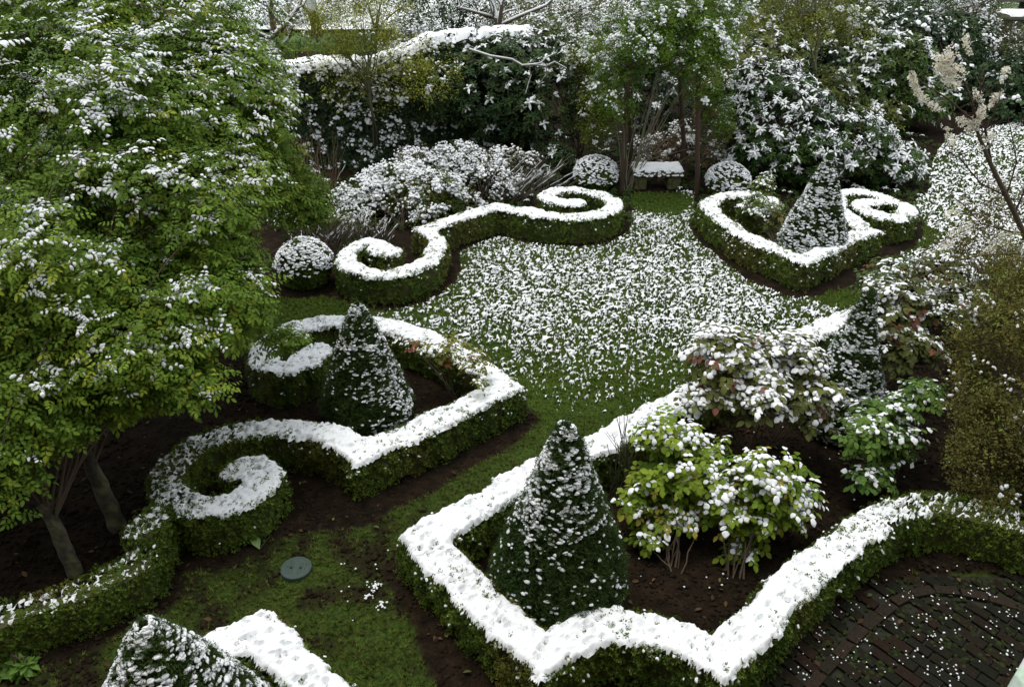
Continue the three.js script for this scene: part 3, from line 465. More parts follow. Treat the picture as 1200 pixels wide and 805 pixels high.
{ let v;
  v = at(655, 706); topiary('yew_cone', 'fat clipped yew cone standing in the front rose bed, snow on its tip', 'topiary', G1, v.x, v.z, 1.88, .55, coneProfile, { n: 8200, snow: 21000, cols: YEW, snowSize: .026, snowFn: (u, a, n) => smooth(.40, .95, u) * 1.1 + .035 + .5 * smooth(.2, .9, -Math.cos(a)) * smooth(.4, .8, u) });
  v = at(432, 492); topiary('yew_cone', 'dark clipped yew cone inside the heart hedge under the leafy shrub', 'topiary', G1, v.x, v.z, 1.5, .47, coneProfile, { n: 6000, snow: 15000, cols: YEW, snowSize: .026, snowFn: (u, a, n) => smooth(.2, 1, u) * .55 + .5 * smooth(-.1, .9, Math.cos(a)) + smooth(.85, 1, u) });
  v = at(948, 306); topiary('yew_cone', 'snow-speckled clipped yew cone inside the heart hedge near the rhododendron', 'topiary', G1, v.x, v.z, 1.68, .49, coneProfile, { n: 4800, snow: 15000, cols: YEW, snowSize: .03, ls: 1.2, snowFn: (u, a, n) => .65 + .3 * u });
  v = at(982, 496); topiary('yew_cone', 'slender pointed yew cone beside the snow-laden rose bush', 'topiary', G1, v.x, v.z, 1.66, .46, slimProfile, { n: 5400, snow: 17000, cols: YEW, snowSize: .026, snowFn: (u, a, n) => .85 * smooth(.98, .75, u) * (.85 + .4 * Math.cos(a)) + .15 });
  v = at(225, 905); topiary('yew_cone', 'snow-plastered yew cone cut off by the frame beside the short angled hedge', 'topiary', G1, v.x, v.z, 1.5, .62, coneProfile, { n: 6400, snow: 24000, cols: YEW, snowSize: .027, snowFn: (u, a, n) => .62 + .6 * smooth(.6, 1, u) });
  const ball = u => Math.sqrt(Math.max(0, 1 - Math.pow(u * 1.75 - .75, 2))) ;
  const ballOpts = { leaf: 'box', mat: M.gloss, n: 2600, snow: 9000, cols: [BOXC[0], BOXC[1]], snowSize: .03, ls: 1.3, snowFn: (u, a, n) => smooth(.28, .62, u) * 1.6 };
  v = at(697, 219); topiary('box_ball', 'round box ball under snow beside the scroll hedge and stone bench', 'topiary', 'clipped box balls', v.x, v.z, .58, .40, ball, ballOpts);
  v = at(851, 226); topiary('box_ball', 'round box ball under snow between stone bench and rhododendron', 'topiary', 'clipped box balls', v.x, v.z, .55, .38, ball, ballOpts);
  v = at(359, 331); topiary('box_ball', 'round box ball with snowy crown and dark underside beside a green stake', 'topiary', 'clipped box balls', v.x, v.z, .66, .39, ball, { ...ballOpts, n: 3000, snowFn: (u, a, n) => smooth(.4, .72, u) * 1.6 });
}

// ---------------------------------------------------------------- shrubs
const LB = (px, py, z, rx, ry, rz) => { const v = atZ(px, py, z); return [v.x, v.y, v.z, rx, ry, rz]; };
function shrub({ name, label, category = 'shrub', group, base, lobes, n, leaf, cols, mat = M.leaf, scale = 1, snow = .3, snowFn, stems = 6, stemMat = M.bark, stemR = .012, arch = .15, shell = .5, gaps = .3, gapScale = 2.2, up = .6, extra, snowDepth = .1, partName = 'foliage', stemsTo = .8 }) {
  const t = thing(name, label, category, base.x, base.z, group), o = t.position;
  const lv = new Copies(), sn = [0, 1, 2].map(() => new Copies()), W = lobes.map(l => l[3] * l[4] + l[3] * l[5] + l[4] * l[5]), sum = W.reduce((a, b) => a + b), items = [], top = new Map(), cs = .09 * scale;
  const q0 = rnd() * 90;
  let tries = 0;
  while (items.length < n && tries++ < n * 6) {
    let k = rnd() * sum, i = 0; while (k > W[i] && i < W.length - 1) k -= W[i++];
    const l = lobes[i], y0 = rr(-1, 1), a = rnd() * 6.2832, c = Math.sqrt(1 - y0 * y0), d = [Math.cos(a) * c, y0, Math.sin(a) * c], R = 1 - shell * Math.pow(rnd(), 1.6) + rr(-.06, .10);
    const x = l[0] + d[0] * l[3] * R, y = l[1] + d[1] * l[4] * R, z = l[2] + d[2] * l[5] * R;
    if (y < .03) continue;
    const g = fbm(x * gapScale + q0, y * gapScale * 1.2 + 50, z * gapScale + 50.3); if (g < gaps + (rnd() - .5) * .1) continue;
    items.push([x, y, z, d[0], d[1], d[2], g]);
    const key = Math.floor(x / cs) + ',' + Math.floor(z / cs); if (!(top.get(key) > y)) top.set(key, y);
  }
  for (const [x, y, z, dx, dy, dz, g] of items) {
    const s = scale * rr(.7, 1.3), b = rr(.9, 1.55), c = mix(cols[0], cols[1], clamp(g * 1.2 - .3 + rr(-.25, .25))), cc = cols[2] && rnd() < .08 ? cols[2] : c;
    const nx = dx * (1 - up) + rr(-.35, .35), ny = Math.max(.1, dy) * (1 - up) + up + .1, nz = dz * (1 - up) + rr(-.35, .35), sp = rnd() * 6.28;
    lv.add(x, y, z, nx, ny, nz, sp, s, s, s, [cc[0] * b, cc[1] * b, cc[2] * b]);
    if (snow || snowFn) { const key = Math.floor(x / cs) + ',' + Math.floor(z / cs), open = y > top.get(key) - snowDepth; const pr = (snowFn ? snowFn(x, y, z) : snow * (base.z < -17 ? .5 : 1) * (.45 + 1.1 * smooth(.3, .7, noise(x * 4 + 70, y * 4 + 70, z * 4 + 70.2)))) * (open ? 1 : .06); if (rnd() < pr) sn[Math.floor(rnd() * 3)].add(x, y + .006 * scale, z, nx, ny, nz, sp, s, s, s); }
  }
  if (stems) { const list = []; for (let i = 0; i < stems; i++) { const it = items[Math.floor(rnd() * items.length)]; if (!it) break; const a = V(base.x + rr(-.08, .08) * scale, 0, base.z + rr(-.08, .08) * scale), b = V(lerp(a.x, it[0], stemsTo), it[1] * stemsTo, lerp(a.z, it[2], stemsTo)); list.push([bent(a, b, arch, .02, 7), stemR * rr(.7, 1.2), stemR * .35]); } const g = rods(list); g.translate(-o.x, 0, -o.z); part('stems', g, stemMat, t); }
  if (extra) extra(t, items);
  lv.build(partName, G[leaf], mat, t, o);
  sn.forEach((c, i) => c.build('snow', S[leaf][i], M.snow, t, o));
  return t;
}
seed = 707;
const BRIAR = [[.060, .120, .014], [.185, .262, .030], [.22, .26, .03]];
{ // the big leafy shrub at the left, on bare leaning trunks
  const b1 = at(138, 618), b2 = at(90, 674), b3 = at(-30, 640);
  shrub({ name: 'briar_shrub', label: 'huge leafy green shrub on bare leaning trunks, snow on its top', base: b1, n: 16500, leaf: 'briar', cols: BRIAR, scale: 1.12, shell: .55, gaps: .43, gapScale: 1.7, up: .5, stems: 0,
    lobes: [LB(20, 440, -5.9, .7, .38, .6), LB(140, 400, -6.2, .75, .45, .65), LB(240, 350, -6.8, .6, .45, .7), LB(60, 310, -6.7, 1.1, .8, 1), LB(180, 250, -7.4, 1, .75, 1), LB(280, 240, -8, .5, .6, .6), LB(60, 140, -8.1, 1.4, .9, 1.2), LB(200, 130, -8.8, 1.2, .85, 1.2), LB(285, 130, -9.3, .55, .8, .8), LB(80, 20, -10, 1.8, .9, 1.4), LB(225, 40, -10.2, 1.1, .8, 1.1), LB(-90, 350, -6.5, 1.2, 1.1, 1.2), LB(-70, 500, -5.5, .7, .4, .6), LB(225, 445, -6.0, .36, .10, .25), LB(330, 395, -7.2, .2, .12, .2), LB(335, 200, -9.4, .3, .8, .4), LB(10, 545, -5.25, .26, .26, .22), LB(-10, 600, -5, .2, .2, .2), LB(50, 500, -5.6, .35, .22, .3), LB(150, 470, -6, .3, .12, .22), LB(215, 462, -5.9, .22, .08, .16), LB(362, 215, -9.8, .22, .5, .3), LB(370, 250, -9.6, .14, .2, .2)],
    snowFn: (x, y, z) => (.09 + .46 * smooth(1.4, 3.4, y)) * smooth(.18, .66, noise(x * 4.1 + 50, y * 4.1 + 50, z * 4.1 + 50.3)), snowDepth: .12,
    extra: (t, items) => {
      const list = []; const top = [atZ(95, 520, -6.3), atZ(50, 590, -5.6), atZ(-60, 560, -5.6)];
      [b1, b2, b3].forEach((b, i) => { const g = rods([[bent(b.clone().setY(-.05), top[i], .05, .008, 40), .085 - .012 * i, .06 - .01 * i]], 16); rough(g, .03, 22, [.045, .038, .026], [.085, .078, .042]); g.translate(-t.position.x, 0, -t.position.z); part('trunk', g, barkMat, t);
        for (let k = 0; k < 16; k++) { const it = items[Math.floor(rnd() * items.length)]; list.push([bent(top[i].clone().lerp(b, rr(0, .35)), V(it[0], it[1], it[2]), .3, .08, 8), .016, .004]); } });
      for (let k = 0; k < 60; k++) { const a = items[Math.floor(rnd() * items.length)], c = items.filter((_, q) => q % 40 === k % 40).sort((p, q) => Math.hypot(p[0] - a[0], p[1] - a[1], p[2] - a[2]) - Math.hypot(q[0] - a[0], q[1] - a[1], q[2] - a[2]))[Math.floor(rr(6, 30))]; if (c) list.push([bent(V(a[0], a[1] + .04, a[2]), V(c[0], c[1] + .04, c[2]), .12, .02, 9), .0065, .003]); }
      const g = rods(list); g.translate(-t.position.x, 0, -t.position.z); part('branches', g, M.bark, t);
    } });
  const arcs = []; for (const [pa, pb, za, zb, s] of [[[85, 40], [330, 120], -9, -9.2, .6], [[180, 20], [300, 60], -9.6, -9.4, .5], [[200, 60], [345, 150], -9.2, -9.2, .3], [[290, 60], [390, 200], -9.4, -9.6, .25]]) arcs.push([bent(atZ(...pa, za), atZ(...pb, zb), s, .03, 12), .010, .004]);
  const o = V(0, 0, 0), t = thing('arching_cane', 'long arching canes rising out of the huge leafy shrub', 'branch', arcs[0][0][0].x, arcs[0][0][0].z, undefined, arcs[0][0][0].y); const g = rods(arcs); g.translate(-t.position.x, -t.position.y, -t.position.z); part('canes', g, M.bark, t);
}
// ---- roses and small plants of the beds
const ROSE = [[.085, .155, .014], [.25, .31, .034], [.30, .27, .05]], REDROSE = [[.08, .095, .028], [.16, .17, .045], [.20, .085, .06]];
{
  const rose = (label, px, py, lobes, o) => shrub({ name: 'rose_bush', label, category: 'rose bush', group: 'rose bushes of the beds', base: at(px, py), lobes, leaf: 'roseBig', cols: ROSE, stems: 9, stemR: .010, stemMat: M.bark, shell: 1, gaps: .43, gapScale: 3.2, up: .65, arch: .05, snowDepth: .06, ...o });
  rose('rose bush thick with snow and red-brown leaves beside the slender yew cone', 872, 545, [LB(850, 415, -7.1, .36, .26, .34), LB(920, 420, -7.2, .34, .28, .34), LB(880, 455, -6.9, .42, .25, .36), LB(830, 465, -6.9, .25, .2, .3), LB(950, 470, -6.9, .25, .22, .3)], { n: 620, cols: REDROSE, snow: 1.5, snowDepth: .2, scale: 1.15 });
  rose('yellow-green rose bush with snow on its leaves behind the fat yew cone', 790, 668, [LB(780, 510, -6.2, .3, .22, .26), LB(770, 560, -6, .24, .24, .24), LB(810, 560, -5.9, .28, .24, .24), LB(795, 600, -5.8, .26, .14, .2), LB(745, 590, -5.85, .12, .2, .12), LB(760, 635, -5.6, .08, .1, .08), LB(800, 520, -6.3, .4, .14, .3)], { n: 380, snow: .6, snowDepth: .07 });
  rose('yellow-green rose bush drooping towards the thinly snowed hedge', 862, 672, [LB(838, 575, -5.85, .26, .2, .22), LB(890, 560, -5.8, .34, .22, .26), LB(880, 600, -5.7, .3, .22, .24), LB(920, 590, -5.75, .22, .2, .22), LB(870, 645, -5.55, .12, .14, .1), LB(945, 585, -5.8, .14, .1, .12), LB(850, 590, -5.7, .18, .12, .16)], { n: 400, snow: .5, snowDepth: .06 });
  rose('sparse green rose bush on thin canes behind the slender yew cone', 1040, 575, [LB(1010, 510, -6.5, .3, .2, .26), LB(1050, 520, -6.6, .3, .2, .26), LB(1030, 480, -6.9, .34, .14, .26), LB(1080, 460, -7, .3, .12, .22), LB(1020, 560, -6.2, .2, .1, .2)], { n: 230, snow: .34, scale: .95, cols: [[.05, .105, .02], [.12, .19, .035]], stems: 14 });
  rose('brown-leaved rose bush with wet snow beneath the arching branch', 1060, 440, [LB(1050, 350, -8.2, .4, .22, .34), LB(1090, 370, -8, .4, .22, .3), LB(1030, 380, -8, .3, .18, .3), LB(1060, 410, -7.7, .45, .25, .3), LB(1120, 350, -8.2, .4, .25, .3)], { n: 460, snow: .5, cols: [[.06, .075, .022], [.11, .12, .03], [.16, .065, .04]], stems: 14 });
  rose('low rose bush with snow-dotted leaves at the edge of the lawn', 1075, 360, [LB(1060, 318, -9.9, .45, .16, .3), LB(1110, 310, -10, .5, .2, .3), LB(1030, 335, -9.5, .3, .14, .3)], { n: 420, snow: .55, cols: [[.05, .08, .02], [.11, .14, .03], [.13, .06, .035]] });
  rose('thin rose bush with few yellowing leaves inside the left heart hedge', 535, 470, [LB(525, 410, -8.1, .3, .16, .2), LB(555, 425, -7.9, .16, .14, .16), LB(560, 450, -7.6, .12, .1, .1), LB(485, 402, -8.3, .2, .1, .14)], { n: 60, snow: .4, scale: .75, stems: 7, cols: [[.12, .14, .03], [.2, .17, .045], [.22, .08, .04]], gaps: .2 });
  rose('pale straggly rose bush in front of the speckled yew cone', 915, 300, [LB(905, 255, -12.9, .2, .3, .2), LB(930, 280, -12.4, .25, .2, .2), LB(895, 215, -13.6, .2, .2, .2), LB(885, 240, -13.2, .2, .2, .2)], { n: 230, snow: .4, scale: .8, cols: [[.07, .12, .025], [.16, .18, .05], [.2, .17, .06]], gaps: .25 });
  // bare upright stems behind the front cone
  for (const [px, py, n, hh, lab] of [[728, 585, 16, 1.0, 'clump of bare upright rose canes between two yew cones'], [1030, 460, 10, .9, 'few bare canes among brown rose leaves']]) { const v = at(px, py), t = thing('bare_canes', lab, 'canes', v.x, v.z, 'bare canes in the rose bed'), list = [], s = new Copies(); for (let i = 0; i < n; i++) { const a = V(rr(-.12, .12), 0, rr(-.12, .12)), b = V(a.x + rr(-.25, .25), hh * rr(.6, 1.1), a.z + rr(-.2, .2)); list.push([bent(a, b, 0, .02, 7), .007, .003]); list.push([bent(a.clone().lerp(b, .5), V(b.x + rr(-.15, .15), b.y * .85, b.z + rr(-.15, .15)), 0, .015, 5), .004, .002]); } part('canes', rods(list), M.barkGreen, t); }
  for (const [px, py, h, lab, mt] of [[800, 520, .6, 'thin dark stake beside the snow-laden rose bush', new THREE.MeshStandardMaterial({ color: 0x14110d, roughness: .6 })], [334, 296, .55, 'thin green stake beside the box ball', new THREE.MeshStandardMaterial({ color: 0x12463a, roughness: .6 })]]) { const v = at(px, py), t = thing('plant_stake', lab, 'stake', v.x, v.z); const g = rods([[[V(0, -.1, 0), V(.005, h * .5, 0), V(.008, h, 0)], .009, .008]], 8); part('rod', g, mt, t); const k = new THREE.SphereGeometry(.012, 8, 6); k.translate(.008, h, 0); part('cap', k, mt, t); }
}
// ---- drain cover, fallen leaf, leafy weed
{
  const v = at(347, 668), t = thing('drain_cover', 'round green plastic drain cover set in the worn grass path', 'drain cover', v.x, v.z), m = new THREE.MeshStandardMaterial({ color: new THREE.Color().setRGB(.034, .058, .048), roughness: .8 }), dk = new THREE.MeshStandardMaterial({ color: 0x0c1412, roughness: .8 });
  const disc = new THREE.LatheGeometry([[0, .028], [.105, .030], [.118, .028], [.120, .034], [.135, .034], [.142, .026], [.142, -.02]].map(q => new THREE.Vector2(...q)), 40); part('lid', disc, m, t);
  for (const s of [-1, 1]) { const g = new THREE.CylinderGeometry(.013, .013, .004, 14); g.translate(s * .045, .032, 0); part('lift_hole', g, dk, t); }
  for (let i = -3; i <= 3; i++) { if (!i) continue; const g = new RoundedBoxGeometry(.004, .004, .16 - Math.abs(i) * .018, 1, .001); g.translate(i * .027 + (i > 0 ? .002 : -.002), .0315, 0); part('rib', g, m, t); }
  const bigLeaf = leafShape(.26, .10, true); const L = at(304, 645), f = thing('broad_leaf', 'single broad bright green leaf beside the drain cover', 'leaf', L.x, L.z); const gl = bigLeaf.clone(); gl.rotateX(-.5); gl.rotateY(-2.5); gl.translate(0, .01, 0); part('blade', gl, new THREE.MeshPhysicalMaterial({ color: new THREE.Color().setRGB(.13, .24, .035), roughness: .5, transmission: .3, thickness: 0, side: THREE.DoubleSide }), f); const rib = rods([[[V(0, .012, 0), V(.04, .05, -.06), V(.09, .08, -.12)], .004, .002]]); part('midrib', rib, M.barkGreen, f);
  shrub({ name: 'leafy_weed', label: 'broad-leaved green weed at the foot of the low dusted hedge', category: 'weed', base: at(18, 790), lobes: [LB(20, 785, -4.3, .12, .08, .1)], n: 9, leaf: 'laurel', scale: 1.1, cols: [[.08, .16, .03], [.14, .22, .04]], snow: 0, stems: 3, gaps: 0, shell: .9 });
}
// ---- stone bench
{
  const v = at(769, 221), t = thing('stone_bench', 'mossy stone bench with a slab of snow under the arbor', 'bench', v.x, v.z);
  const tex = noiseTexture(128, (i, j) => { const n = noise(i * .08, j * .08), m = smooth(.4, .6, noise(i * .15 + 30, j * .15)); const v = 60 + 42 * n + 30 * (hash3(i, j, 3) - .5); return [v * (1 - .15 * m), v * (.97 - .03 * m), v * (.7 - .3 * m)]; }, true), st = new THREE.MeshStandardMaterial({ map: tex, bumpMap: tex, bumpScale: .02, roughness: .95 });
  const slab = new RoundedBoxGeometry(.98, .13, .46, 3, .03); slab.translate(0, .35, -.1); part('seat', slab, st, t);
  for (const s of [-1, 1]) { const g = new RoundedBoxGeometry(.26, .285, .38, 2, .03); g.translate(s * .34, .14, -.1); part('leg', g, st, t); }
  const sg = gridMesh(-.52, -.36, 52, 26, .02, (x, z) => { const e = Math.min(.5 - Math.abs(x), .24 - Math.abs(z + .1)) + (noise(x * 18 + 5, z * 18 + 5) - .5) * .04; return e < -.012 ? NaN : .385 + .085 * Math.sqrt(clamp(e / .07 + .1)) + (noise(x * 14, z * 14) - .5) * .016; }); part('snow', sg, M.snow, t, true);
  const sn = new Copies(); for (let i = 0; i < 60; i++) { const s = rr(.012, .03); sn.add(v.x + rr(-.48, .48), rr(.3, .41), v.z + .135, 0, 1, .4, rnd(), s * 1.4, s * .7, s); } sn.build('snow_on_sides', smallLump, M.snow, t, t.position);
}
// ---- arbor with climbers
{
  const v = at(772, 224), t = thing('wooden_arbor', 'rustic wooden arbor of dark poles arching over the stone bench', 'arbor', v.x, v.z), P = (px, py, z) => atZ(px, py, z).sub(t.position);
  for (const [a, b, z] of [[[728, 222], [737, 70], -15.7], [[741, 205], [738, 60], -16.6], [[803, 208], [797, 90], -16.5], [[816, 226], [820, 85], -15.55]]) { const p = P(a[0], a[1], z), q = P(b[0], b[1], z); p.y = -.03; part('post', rods([[bent(p, q, 0, .02, 6), .052, .042]], 8), M.barkRed, t); }
  for (const [a, b, z] of [[[733, 76], [823, 82], -15.65], [[735, 62], [800, 66], -16.55]]) part('rail', rods([[bent(P(...a, z), P(...b, z), .1, .02, 6), .035, .03]], 7), M.barkRed, t);
  const tall = P(731, -30, -19), low = P(731, 90, -19);
  shrub({ name: 'climbing_plant', label: 'green climbing plant heaped over the wooden arbor with specks of snow', category: 'climber', base: at(735, 222), n: 3600, leaf: 'small', scale: 1.0, cols: [[.06, .12, .013], [.15, .23, .026]], shell: .6, gaps: .40, up: .5, stems: 22, stemMat: M.barkPale, stemR: .012, snow: .22, snowDepth: .12,
    lobes: [LB(722, 105, -15.8, .5, .7, .5), LB(735, 55, -15.8, .8, .6, .6), LB(785, 45, -15.9, 1.0, .55, .6), LB(830, 85, -15.7, .55, .7, .5), LB(815, 55, -15.8, .8, .6, .6), LB(765, 15, -16.2, 1, .45, .6), LB(845, 130, -15.8, .3, .5, .3), LB(830, 10, -16.6, .9, .6, .6)] });
  shrub({ name: 'climbing_plant', label: 'yellow-green climbing plant on thin canes left of the wooden arbor', category: 'climber', base: at(694, 205), n: 1500, leaf: 'small', scale: .9, cols: [[.09, .13, .02], [.21, .23, .035]], shell: .9, gaps: .42, up: .5, stems: 26, stemMat: M.barkPale, stemR: .011, arch: 0, snow: .35,
    lobes: [LB(700, 130, -16.4, .4, .8, .4), LB(690, 80, -16.8, .6, .6, .5), LB(850, 150, -16.4, .25, .6, .3)] });
  shrub({ name: 'spreading_evergreen', label: 'dark spreading evergreen with snow on its fans seen through the arbor', base: at(772, 188), n: 800, leaf: 'whorl', mat: M.gloss, scale: .95, cols: [[.03, .055, .025], [.06, .085, .04]], shell: .7, gaps: .3, up: .5, stems: 14, snow: .55, snowDepth: .25, lobes: [LB(770, 120, -18.6, .9, .8, .5), LB(775, 165, -18.2, .8, .5, .4), LB(760, 75, -19, 1, .6, .5)] });
  shrub({ name: 'dry_hydrangea', label: 'dry brown-leaved shrub with snow behind the stone bench', base: at(775, 212), n: 420, leaf: 'small', mat: M.dull, scale: .9, cols: [[.11, .07, .04], [.20, .14, .09]], shell: .9, gaps: .35, stems: 30, stemR: .008, snow: .45, lobes: [LB(775, 175, -17, .7, .4, .3), LB(800, 165, -17, .4, .4, .3), LB(840, 180, -16.6, .3, .4, .3)] });
}
// ---- ground cover of the back border and leaf litter
{
  const c = new Copies(), sn = new Copies(); for (let i = 0; i < 5200; i++) { const x = rr(-5, 10), z = rr(-20, -13.6); if (turf(x, z) > .2 || hedgeDist(x, z) < .05) continue; if (fbm(x * 1.1 + 8, z * 1.1 + 4) < .42) continue; const s = rr(.4, .9), k = rr(.7, 1.3); c.add(x, rr(.01, .10), z, rr(-.5, .5), 1, rr(-.3, .6), rnd() * 6.28, s, s, s, [.045 * k, .085 * k, .016 * k]); if (rnd() < .05) sn.add(x, .1, z, 0, 1, 0, rnd() * 6.28, s, s, s); }
  const m = c.build('ground_cover', G.laurel, M.leaf, scene); m.userData = { kind: 'stuff', label: 'low green ground cover under the shrubs of the back border', category: 'ground cover' };
  const q = sn.build('ground_cover_snow', S.laurel[1], M.snow, scene); q.userData = { kind: 'stuff', label: 'snow on the ground cover of the back border', category: 'snow' };
  const d = new Copies(); for (let i = 0; i < 900; i++) { const z = -rr(4, 11), w = 1 + -z * .75, x = rr(-w, w); if (turf(x, z) > .3 && rnd() < .85 || inside(PATIO, x, z) && rnd() < .6 || hedgeDist(x, z) < .02) continue; const s = rr(.5, 1.3), k = rr(.5, 1.4); d.add(x, .022, z, rr(-.5, .5), 1, rr(-.5, .5), rnd() * 6.28, s, s, s, rnd() < .25 ? [.09 * k, .10 * k, .03 * k] : [.10 * k, .058 * k, .030 * k]); }
  const e = d.build('leaf_litter', leafShape(.06, .032, true), M.dull, scene); e.userData = { kind: 'stuff', label: 'dead brown leaves scattered over the beds', category: 'leaf litter' };
}
// ---- rhododendron and neighbours
shrub({ name: 'rhododendron', label: 'large domed rhododendron with snow on every drooping leaf', category: 'shrub', base: at(960, 222), n: 2100, leaf: 'whorl', mat: M.gloss, cols: [[.018, .042, .010], [.045, .08, .015]], scale: .92, shell: .28, gaps: .34, gapScale: 1.6, up: .45, stems: 16, stemR: .025, snow: .68, snowDepth: .18,
  lobes: [LB(915, 140, -16.6, 1.15, .85, .9), LB(985, 165, -16.3, 1.2, .65, .9), LB(890, 175, -16.2, .55, .6, .6), LB(1040, 190, -16.2, .7, .5, .7), LB(950, 185, -15.9, .9, .5, .5), LB(900, 105, -17, .9, .6, .7)] });
shrub({ name: 'laurel_shrub', label: 'tall yellow-green laurel with snow-edged leaves behind the rhododendron', base: at(885, 190), n: 900, leaf: 'whorl', mat: M.gloss, cols: [[.06, .085, .02], [.14, .14, .035]], scale: .95, shell: .35, gaps: .28, up: .4, stems: 12, stemR: .02, snow: .6, snowDepth: .2, lobes: [LB(880, 95, -17.9, 1.1, .7, .8), LB(905, 60, -18.4, .9, .5, .7), LB(845, 115, -17.6, .5, .7, .5)] });
shrub({ name: 'laurel_shrub', label: 'rounded laurel dome with snow-veined crown behind the rhododendron', base: at(1040, 150), n: 1300, leaf: 'laurel', mat: M.gloss, cols: [[.04, .075, .018], [.09, .115, .03]], scale: 1.25, shell: .3, gaps: .28, up: .45, stems: 10, stemR: .02, snow: .62, snowDepth: .14, lobes: [LB(1042, 80, -20.6, 1.1, .9, .9), LB(1010, 110, -20.2, .9, .7, .7), LB(1080, 115, -20.2, .8, .6, .7)] });
shrub({ name: 'laurel_shrub', label: 'low yellowish laurel between the rhododendron and the laurel dome', base: at(1010, 165), n: 700, leaf: 'laurel', mat: M.gloss, cols: [[.06, .08, .02], [.12, .13, .03]], scale: 1.05, shell: .5, gaps: .3, up: .5, stems: 8, snow: .22, lobes: [LB(1010, 140, -19, .8, .5, .5), LB(1040, 135, -19, .5, .4, .4), LB(970, 110, -19, .6, .6, .5)] });
shrub({ name: 'evergreen_hedge_bush', label: 'tall dark evergreen with snow line on its top behind the laurel dome', base: at(1010, 120), n: 1500, leaf: 'ivy', mat: M.gloss, cols: [[.018, .036, .016], [.04, .06, .022]], scale: 1.5, shell: .3, gaps: .25, up: .4, stems: 8, snow: .55, snowDepth: .12, lobes: [LB(1000, 60, -23, 1.3, 1, .8), LB(1070, 55, -23.5, 1.2, .9, .8), LB(960, 85, -22, .9, .8, .7)] });
shrub({ name: 'evergreen_hedge_bush', label: 'dark glossy evergreen flecked with snow beyond the blossoming branches', base: at(1140, 130), n: 1500, leaf: 'ivy', mat: M.gloss, cols: [[.02, .045, .018], [.05, .08, .025]], scale: 1.4, shell: .35, gaps: .3, up: .4, stems: 8, snow: .3, snowDepth: .14, lobes: [LB(1110, 60, -24, 1.2, 1, .8), LB(1130, 105, -22.5, .9, .6, .6), LB(1185, 100, -22, .9, .8, .7), LB(1190, 130, -21, .6, .4, .5), LB(1100, 110, -22.4, .5, .6, .5)] });
shrub({ name: 'slender_tree', label: 'slender grey-stemmed tree with a haze of yellow-green leaves', category: 'tree', base: at(955, 165), n: 1500, leaf: 'small', cols: [[.13, .16, .025], [.28, .28, .045]], scale: 1.1, shell: 1, gaps: .4, up: .4, stems: 0, snow: .3, partName: 'crown', lobes: [LB(950, 20, -19.5, 1.1, .7, .7), LB(900, 25, -19.6, .9, .6, .7), LB(990, 30, -19.6, .8, .5, .6), LB(945, -40, -19.6, 1.5, .8, .9)],
  extra: (t, items) => { const list = []; const b = at(955, 165), P = (x, y) => atZ(x, y, -19.4); list.push([[b, P(957, 110), P(955, 70), P(940, 30), P(930, -40)], .06, .02], [[P(955, 72), P(960, 40), P(955, -10), P(965, -60)], .045, .015]); for (let i = 0; i < 14; i++) { const it = items[Math.floor(rnd() * items.length)]; list.push([bent(P(950 + rr(-10, 10), rr(0, 50)), V(it[0], it[1], it[2]), .1, .05, 6), .014, .004]); } const g = rods(list, 6); g.translate(-t.position.x, 0, -t.position.z); part('trunk', g, M.barkPale, t); } });
// ---- snowy shrubs of the back border
const SNOWY = (label, px, py, lobes, o) => shrub({ name: 'snowy_shrub', label, group: 'low shrubs of the back border', base: at(px, py), leaf: 'small', lobes, cols: [[.06, .09, .02], [.14, .17, .03], [.17, .11, .04]], scale: 1.1, shell: .6, gaps: .38, up: .6, stems: 18, stemR: .008, snow: .6, snowDepth: .1, ...o });
SNOWY('low shrub buried in snow at the middle of the back border', 470, 268, [LB(470, 215, -14.6, .75, .4, .5), LB(430, 230, -14.3, .6, .35, .4), LB(510, 225, -14.2, .6, .35, .4), LB(490, 248, -13.8, .5, .25, .3)], { n: 1300 });
SNOWY('upright snow-laden shrub in front of the dark ivy wall', 560, 232, [LB(540, 190, -15.8, .8, .35, .5), LB(590, 195, -15.8, .7, .4, .4), LB(490, 190, -15.6, .5, .3, .4), LB(570, 220, -15.2, .7, .35, .4)], { n: 1200, snow: .6, cols: [[.06, .07, .025], [.12, .12, .035], [.15, .09, .045]] });
SNOWY('snow-matted twiggy shrub beside the box ball with the green stake', 385, 285, [LB(380, 255, -13.4, .6, .3, .4), LB(350, 250, -13.4, .5, .35, .4), LB(420, 262, -13.2, .4, .25, .3)], { n: 420, stems: 90, snow: .8, leaf: 'fine', scale: 1.5 });
SNOWY('small dark shrub with drooping leaves beside the far scroll', 665, 205, [LB(655, 185, -16.3, .4, .3, .3), LB(640, 205, -15.8, .3, .15, .3)], { n: 260, snow: .3, leaf: 'laurel', scale: .8, cols: [[.03, .055, .018], [.06, .09, .025]] });
